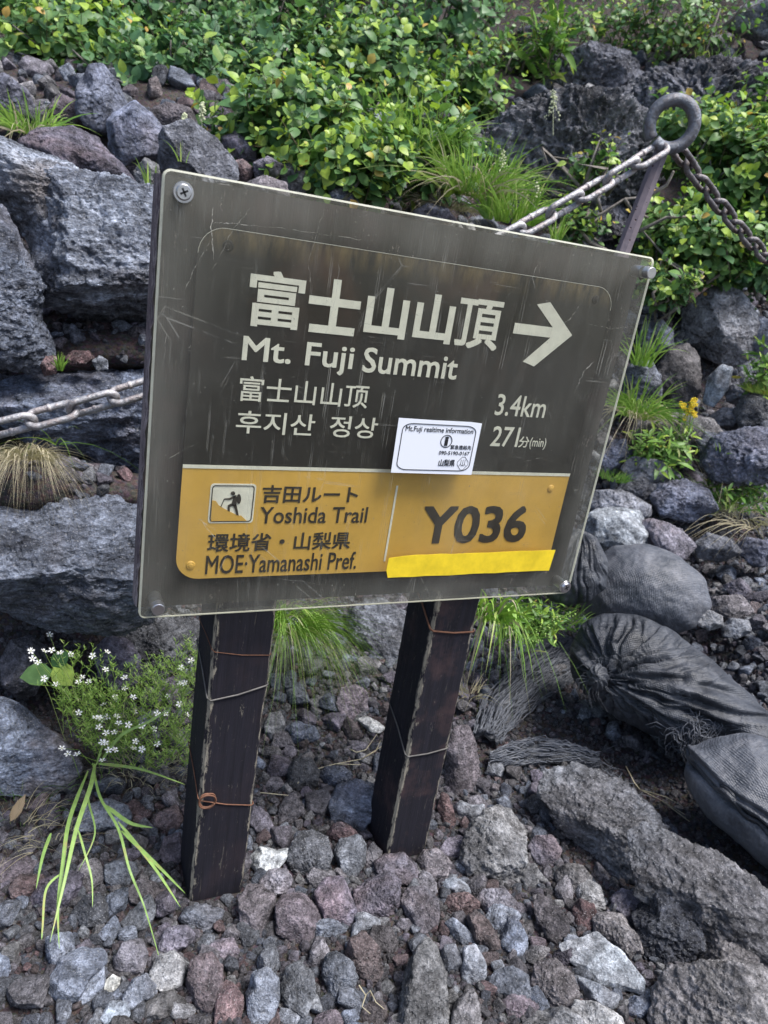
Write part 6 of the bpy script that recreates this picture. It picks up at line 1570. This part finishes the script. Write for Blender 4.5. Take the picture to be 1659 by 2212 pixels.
# straw stalks
def stalk(label, paths, name='straw_stalk'):
    mb = MB(); c0 = Dp(*paths[0][0])
    for p in paths:
        P = [Dp(*q) - c0 for q in p]; n = len(P); mb.tube(P, [.0016 * (1 - .6 * i / max(1, n - 1)) for i in range(n)], 5)
    return mb.obj(name, M['straw'], True, loc=c0, label=label, cat='straw')
def hz(x, y, dd=.05): return (x, y, hit(x, y) - dd)
stalk('forked pale straw stalk lying between the posts', [[hz(643, 1692), hz(670, 1665), hz(725, 1650), hz(780, 1640), hz(825, 1612)], [hz(725, 1650), hz(780, 1652)], [hz(780, 1640), hz(812, 1622), hz(822, 1600)]])
stalk('short straight straw stick right of the left post', [[hz(562, 1712), hz(640, 1720)]])
stalk('curled straw beside the right post', [[hz(755, 1618), hz(770, 1625), hz(790, 1620), hz(815, 1585)]])
stalk('pale split straw on the dirt above the long slab', [[hz(1352, 1655), hz(1370, 1690), hz(1382, 1705), hz(1430, 1730), hz(1480, 1760)], [hz(1382, 1705), hz(1440, 1722), hz(1472, 1740)], [hz(1430, 1730), hz(1490, 1775)]])
stalk('thin white rootlet on the gravel near the bottom centre', [[hz(775, 2128), hz(790, 2150), hz(800, 2140), hz(812, 2165), hz(830, 2180)], [hz(790, 2150), hz(782, 2175), hz(800, 2190)]], 'rootlet')
# dead grey branches on the right bank
mb = MB(); r = np.random.RandomState(9); c0 = Dp(1300, 470, 3.3)
for p in ([(1180, 500), (1240, 480), (1300, 462), (1350, 430), (1400, 425)], [(1300, 462), (1290, 430), (1310, 400), (1305, 370)], [(1350, 430), (1365, 455), (1400, 470)], [(1240, 480), (1260, 500), (1290, 520)], [(1225, 470), (1215, 440), (1240, 425)], [(1400, 425), (1440, 400), (1455, 370)], [(1380, 500), (1440, 470), (1500, 468)]):
    P = [Dp(x, y, 3.3 + r.normal(0, .04)) - c0 for x, y in p]; mb.tube(P, [.008 * (1 - .6 * i / len(P)) for i in range(len(P))], 5)
mb.obj('bare_branch', M['branch'], True, loc=c0, label='bare grey gnarled branches between the ring post and the right shrubs', cat='branch')

# white star flowers
def flower_mesh(r=.0075, seed=0, nm='flower'):
    mb = MB(); rr_ = np.random.RandomState(seed)
    for k in range(10):
        a = (k // 2) * 2 * math.pi / 5 + (.17 if k % 2 else -.17) + rr_.normal(0, .04); d = np.array([math.cos(a), math.sin(a), .22]); s = np.array([-math.sin(a), math.cos(a), 0])
        V = [d * r * .15 - s * r * .05, d * r * .15 + s * r * .05, d * r * .7 + s * r * .14, d * r * 1.05, d * r * .7 - s * r * .14]
        mb.add(V, [(0, 1, 2, 3, 4)])
    V, F = ico(1); mb.add(V * r * .17 + [0, 0, r * .1], F, 1)
    m = mb.mesh(nm); m.materials.append(M['petal']); m.materials.append(M['pollen']); return m
FM = [flower_mesh(.0088, s) for s in range(4)]
wf = link('star_flower_plant', None, None, loc=Dp(300, 1640, 2.0), label='clump of small white star-shaped flowers on fine green stems left of the left post', cat='flowers')
wc = Dp(300, 1640, 2.0)
CR = [(257, 180), (160, 265), (228, 265), (268, 262), (312, 275), (365, 283), (168, 305), (198, 325), (555, 270), (547, 362), (645, 403), (645, 460), (290, 438), (363, 403), (407, 427), (425, 402), (228, 408), (990, 315), (938, 352), (935, 430), (958, 432), (595, 503), (600, 520), (538, 543), (408, 585), (697, 580), (858, 590), (970, 595), (815, 590), (495, 610), (515, 612), (530, 618), (557, 607), (605, 605), (615, 640), (665, 648), (512, 660), (797, 670), (735, 655), (592, 688), (530, 738), (545, 742), (562, 780), (595, 778), (692, 770), (735, 775), (815, 748), (702, 735), (400, 800), (530, 833), (320, 770), (352, 798), (550, 690), (690, 505), (460, 425), (480, 290), (870, 500), (930, 540)]
r = np.random.RandomState(3); stems = MB()
for (x, y) in CR:
    px, py = x * .4167, 1296 + y * .4167
    p = Dp(px, py, 2.0 + r.normal(0, .04) - (.06 if py > 1550 else 0))
    o = link('flower', FM[r.randint(4)], None, parent=wf, loc=p - wc)
    v = Vector((CAM_POS - p).tolist()).normalized() * .55 + Vector((0, 0, .8)) + Vector(r.normal(0, .3, 3).tolist())
    o.rotation_euler = v.to_track_quat('Z', 'Y').to_euler()
    b = Dp(px * .55 + 115 + r.normal(0, 22), max(py + 50, 1570 + r.normal(0, 30)), 2.05); m_ = (b + p) / 2 + np.array([0, 0, .02]) + r.normal(0, .012, 3)
    stems.tube([b - wc, m_ - wc, p - wc], [.0009, .0008, .0006], 3, caps=False)
# the fine leafy stems of the clump
poly = [(105, 1440), (150, 1420), (240, 1440), (300, 1470), (380, 1420), (425, 1390), (425, 1640), (390, 1665), (300, 1670), (220, 1650), (160, 1600), (120, 1520)]
lv = MB(); cnt = 0
while cnt < 560:
    px, py = r.uniform(100, 430), r.uniform(1390, 1675)
    if not in_poly([px], [py], poly)[0]: continue
    if py < 1500 and px < 300 and r.uniform() < .65: continue
    cnt += 1
    p = Dp(px, py, 2.03 + r.normal(0, .05)); dr = np.array([r.normal(0, .5), r.normal(0, .5), .8]); dr /= np.linalg.norm(dr); L_ = r.uniform(.03, .07)
    q = p + dr * L_
    stems.tube([p - wc, q - wc], [.0008, .0005], 3, caps=False)
    for k in range(7):
        t = (k + 1) / 7.; b = p + dr * L_ * t - wc; a = k * 1.57 + r.uniform(0, 1); d = np.array([math.cos(a), math.sin(a), .5]); s = np.array([-math.sin(a), math.cos(a), 0]); l = r.uniform(.008, .016); w_ = .0012
        lv.add([b - s * w_ * .5, b + s * w_ * .5, b + d * l * .5 + s * w_, b + d * l, b + d * l * .5 - s * w_], [(0, 1, 2, 3, 4)])
stems.obj('stems', M['clump'], True, parent=wf, kind='stuff')
lv.obj('leaves', M['clump'], False, parent=wf, kind='stuff')
mb = MB(); r = np.random.RandomState(12); blades(mb, np.zeros(3), 160, .07, .0018, 1.4, .6, 77, .1)
mb.obj('dry_stems', M['straw'], True, parent=wf, loc=Dp(330, 1650, 2.02) - wc, kind='stuff')
# two broad heart leaves under the topmost flowers
hl = link('broad_leaf_plant', None, None, loc=Dp(120, 1490, 2.06), label='two broad heart-shaped leaves under the upper white flowers', cat='plant')
hc = Dp(120, 1490, 2.06)
for (bx, by, tx, ty, wd) in ((115, 1450, 52, 1462, .055), (118, 1435, 150, 1475, .055), (112, 1440, 142, 1412, .04)):
    mb = MB(); b, e = Dp(bx, by, 2.05), Dp(tx, ty, 2.02); leaf_geo(mb, b - hc, e - b, CAM_POS - b, np.linalg.norm(e - b) * 1.1, wd, .12, .1); mb.obj('leaf', M['leaf'], True, parent=hl)
# yellow flowers on the right bank
yf = link('yellow_flower_plant', None, None, loc=Dp(1470, 960, 3.0), label='goldenrod-like plant with small yellow flower heads among the right rocks', cat='flowers'); yc = Dp(1470, 960, 3.0)
V, F = ico(1); r = np.random.RandomState(5)
yb = MB()
for j in range(60):
    q = r.normal(size=3); q /= np.linalg.norm(q); yb.add(V * r.uniform(.1, .22) + q * r.uniform(.3, 1.0), F)
ym = yb.mesh('flower_head'); ym.materials.append(M['yellow_petal'])
mb = MB()
for (x, y, s) in ((1425, 886, 9), (1476, 879, 8), (1498, 870, 10), (1492, 884, 8), (1484, 892, 6), (1500, 896, 7), (1478, 904, 5), (1470, 872, 5), (1421, 893, 6)):
    p = Dp(x, y, 2.98); o = link('flower_head', ym, None, parent=yf, loc=p - yc); k = s * 2.98 / FPX; o.scale = (k, k, k)
    mb.tube([p - yc, (p - yc) * .5 + r.normal(0, .01, 3), np.array([0, 0, 0.])], .0025, 4)
mb.obj('stem', M['grass_dark'], True, parent=yf)
# pale seed heads in the grass above the sign
for k, (x, y, d, s, lb) in enumerate(((1085, 350, 2.95, 26, 'pale green seed head of grass standing before the lava outcrop'), (1195, 225, 3.4, 28, 'cream flowering spike in front of the lava outcrop\'s top edge'), (398, 262, 2.75, 16, 'pale seed spike beside the sharp-edged rock'), (436, 240, 2.8, 18, 'second pale seed spike, right of the sharp-edged rock'), (1160, 415, 2.9, 20, 'buff seed head over the chain\'s lower end'), (980, 265, 3.3, 15, 'thin pale spike above the bright grass'))):
    mb = MB(); r = np.random.RandomState(k); c0 = Dp(x, y + s * 2.4, d); V, F = ico(1)
    tp_ = Dp(x, y - s, d) - c0; mb.tube([np.zeros(3), tp_ * .5, tp_], .0012, 4)
    for j in range(70):
        t = r.uniform(.45, 1); p = tp_ * t + r.normal(0, 1, 3) * s * .28 * d / FPX * (1.3 - t); mb.add(V * r.uniform(.002, .0045) + p, F)
    mb.obj('seed_head', M['cream_bloom'], False, loc=c0, label=lb, cat='seed head')
# bud sprays on the leafy weed by the right post
mb = MB(); r = np.random.RandomState(8); c0 = Dp(1120, 1400, 2.25); V, F = ico(1)
for (x0, y0, x1, y1) in ((1080, 1400, 1130, 1330), (1130, 1390, 1215, 1330), (1110, 1400, 1190, 1375), (1120, 1390, 1245, 1318)):
    a, b = Dp(x0, y0, 2.25) - c0, Dp(x1, y1, 2.2) - c0; mb.tube([a, (a + b) / 2 + [0, 0, .01], b], .0014, 4)
    for j in range(22): mb.add(V * r.uniform(.002, .004) + a + (b - a) * r.uniform(.35, 1) + r.normal(0, .006, 3), F)
mb.obj('flowering_weed', M['grass'], False, loc=c0, label='sprays of pale green buds leaning right from the right post\'s grass', cat='weed')
# dead brown leaf in the left foreground
dl = MB(); leaf_geo(dl, np.zeros(3), Dp(50, 1725, 1.98) - Dp(22, 1775, 2.0), CAM_POS - Dp(30, 1750, 2.0), .055, .022, .6, .5)
M['dead_leaf'] = plain('dead_brown_leaf', (.2, .15, .09), .7)
dl.obj('dead_leaf', M['dead_leaf'], True, loc=Dp(22, 1775, 1.98), label='curled dead brown leaf in the straw at the left edge', cat='leaf')
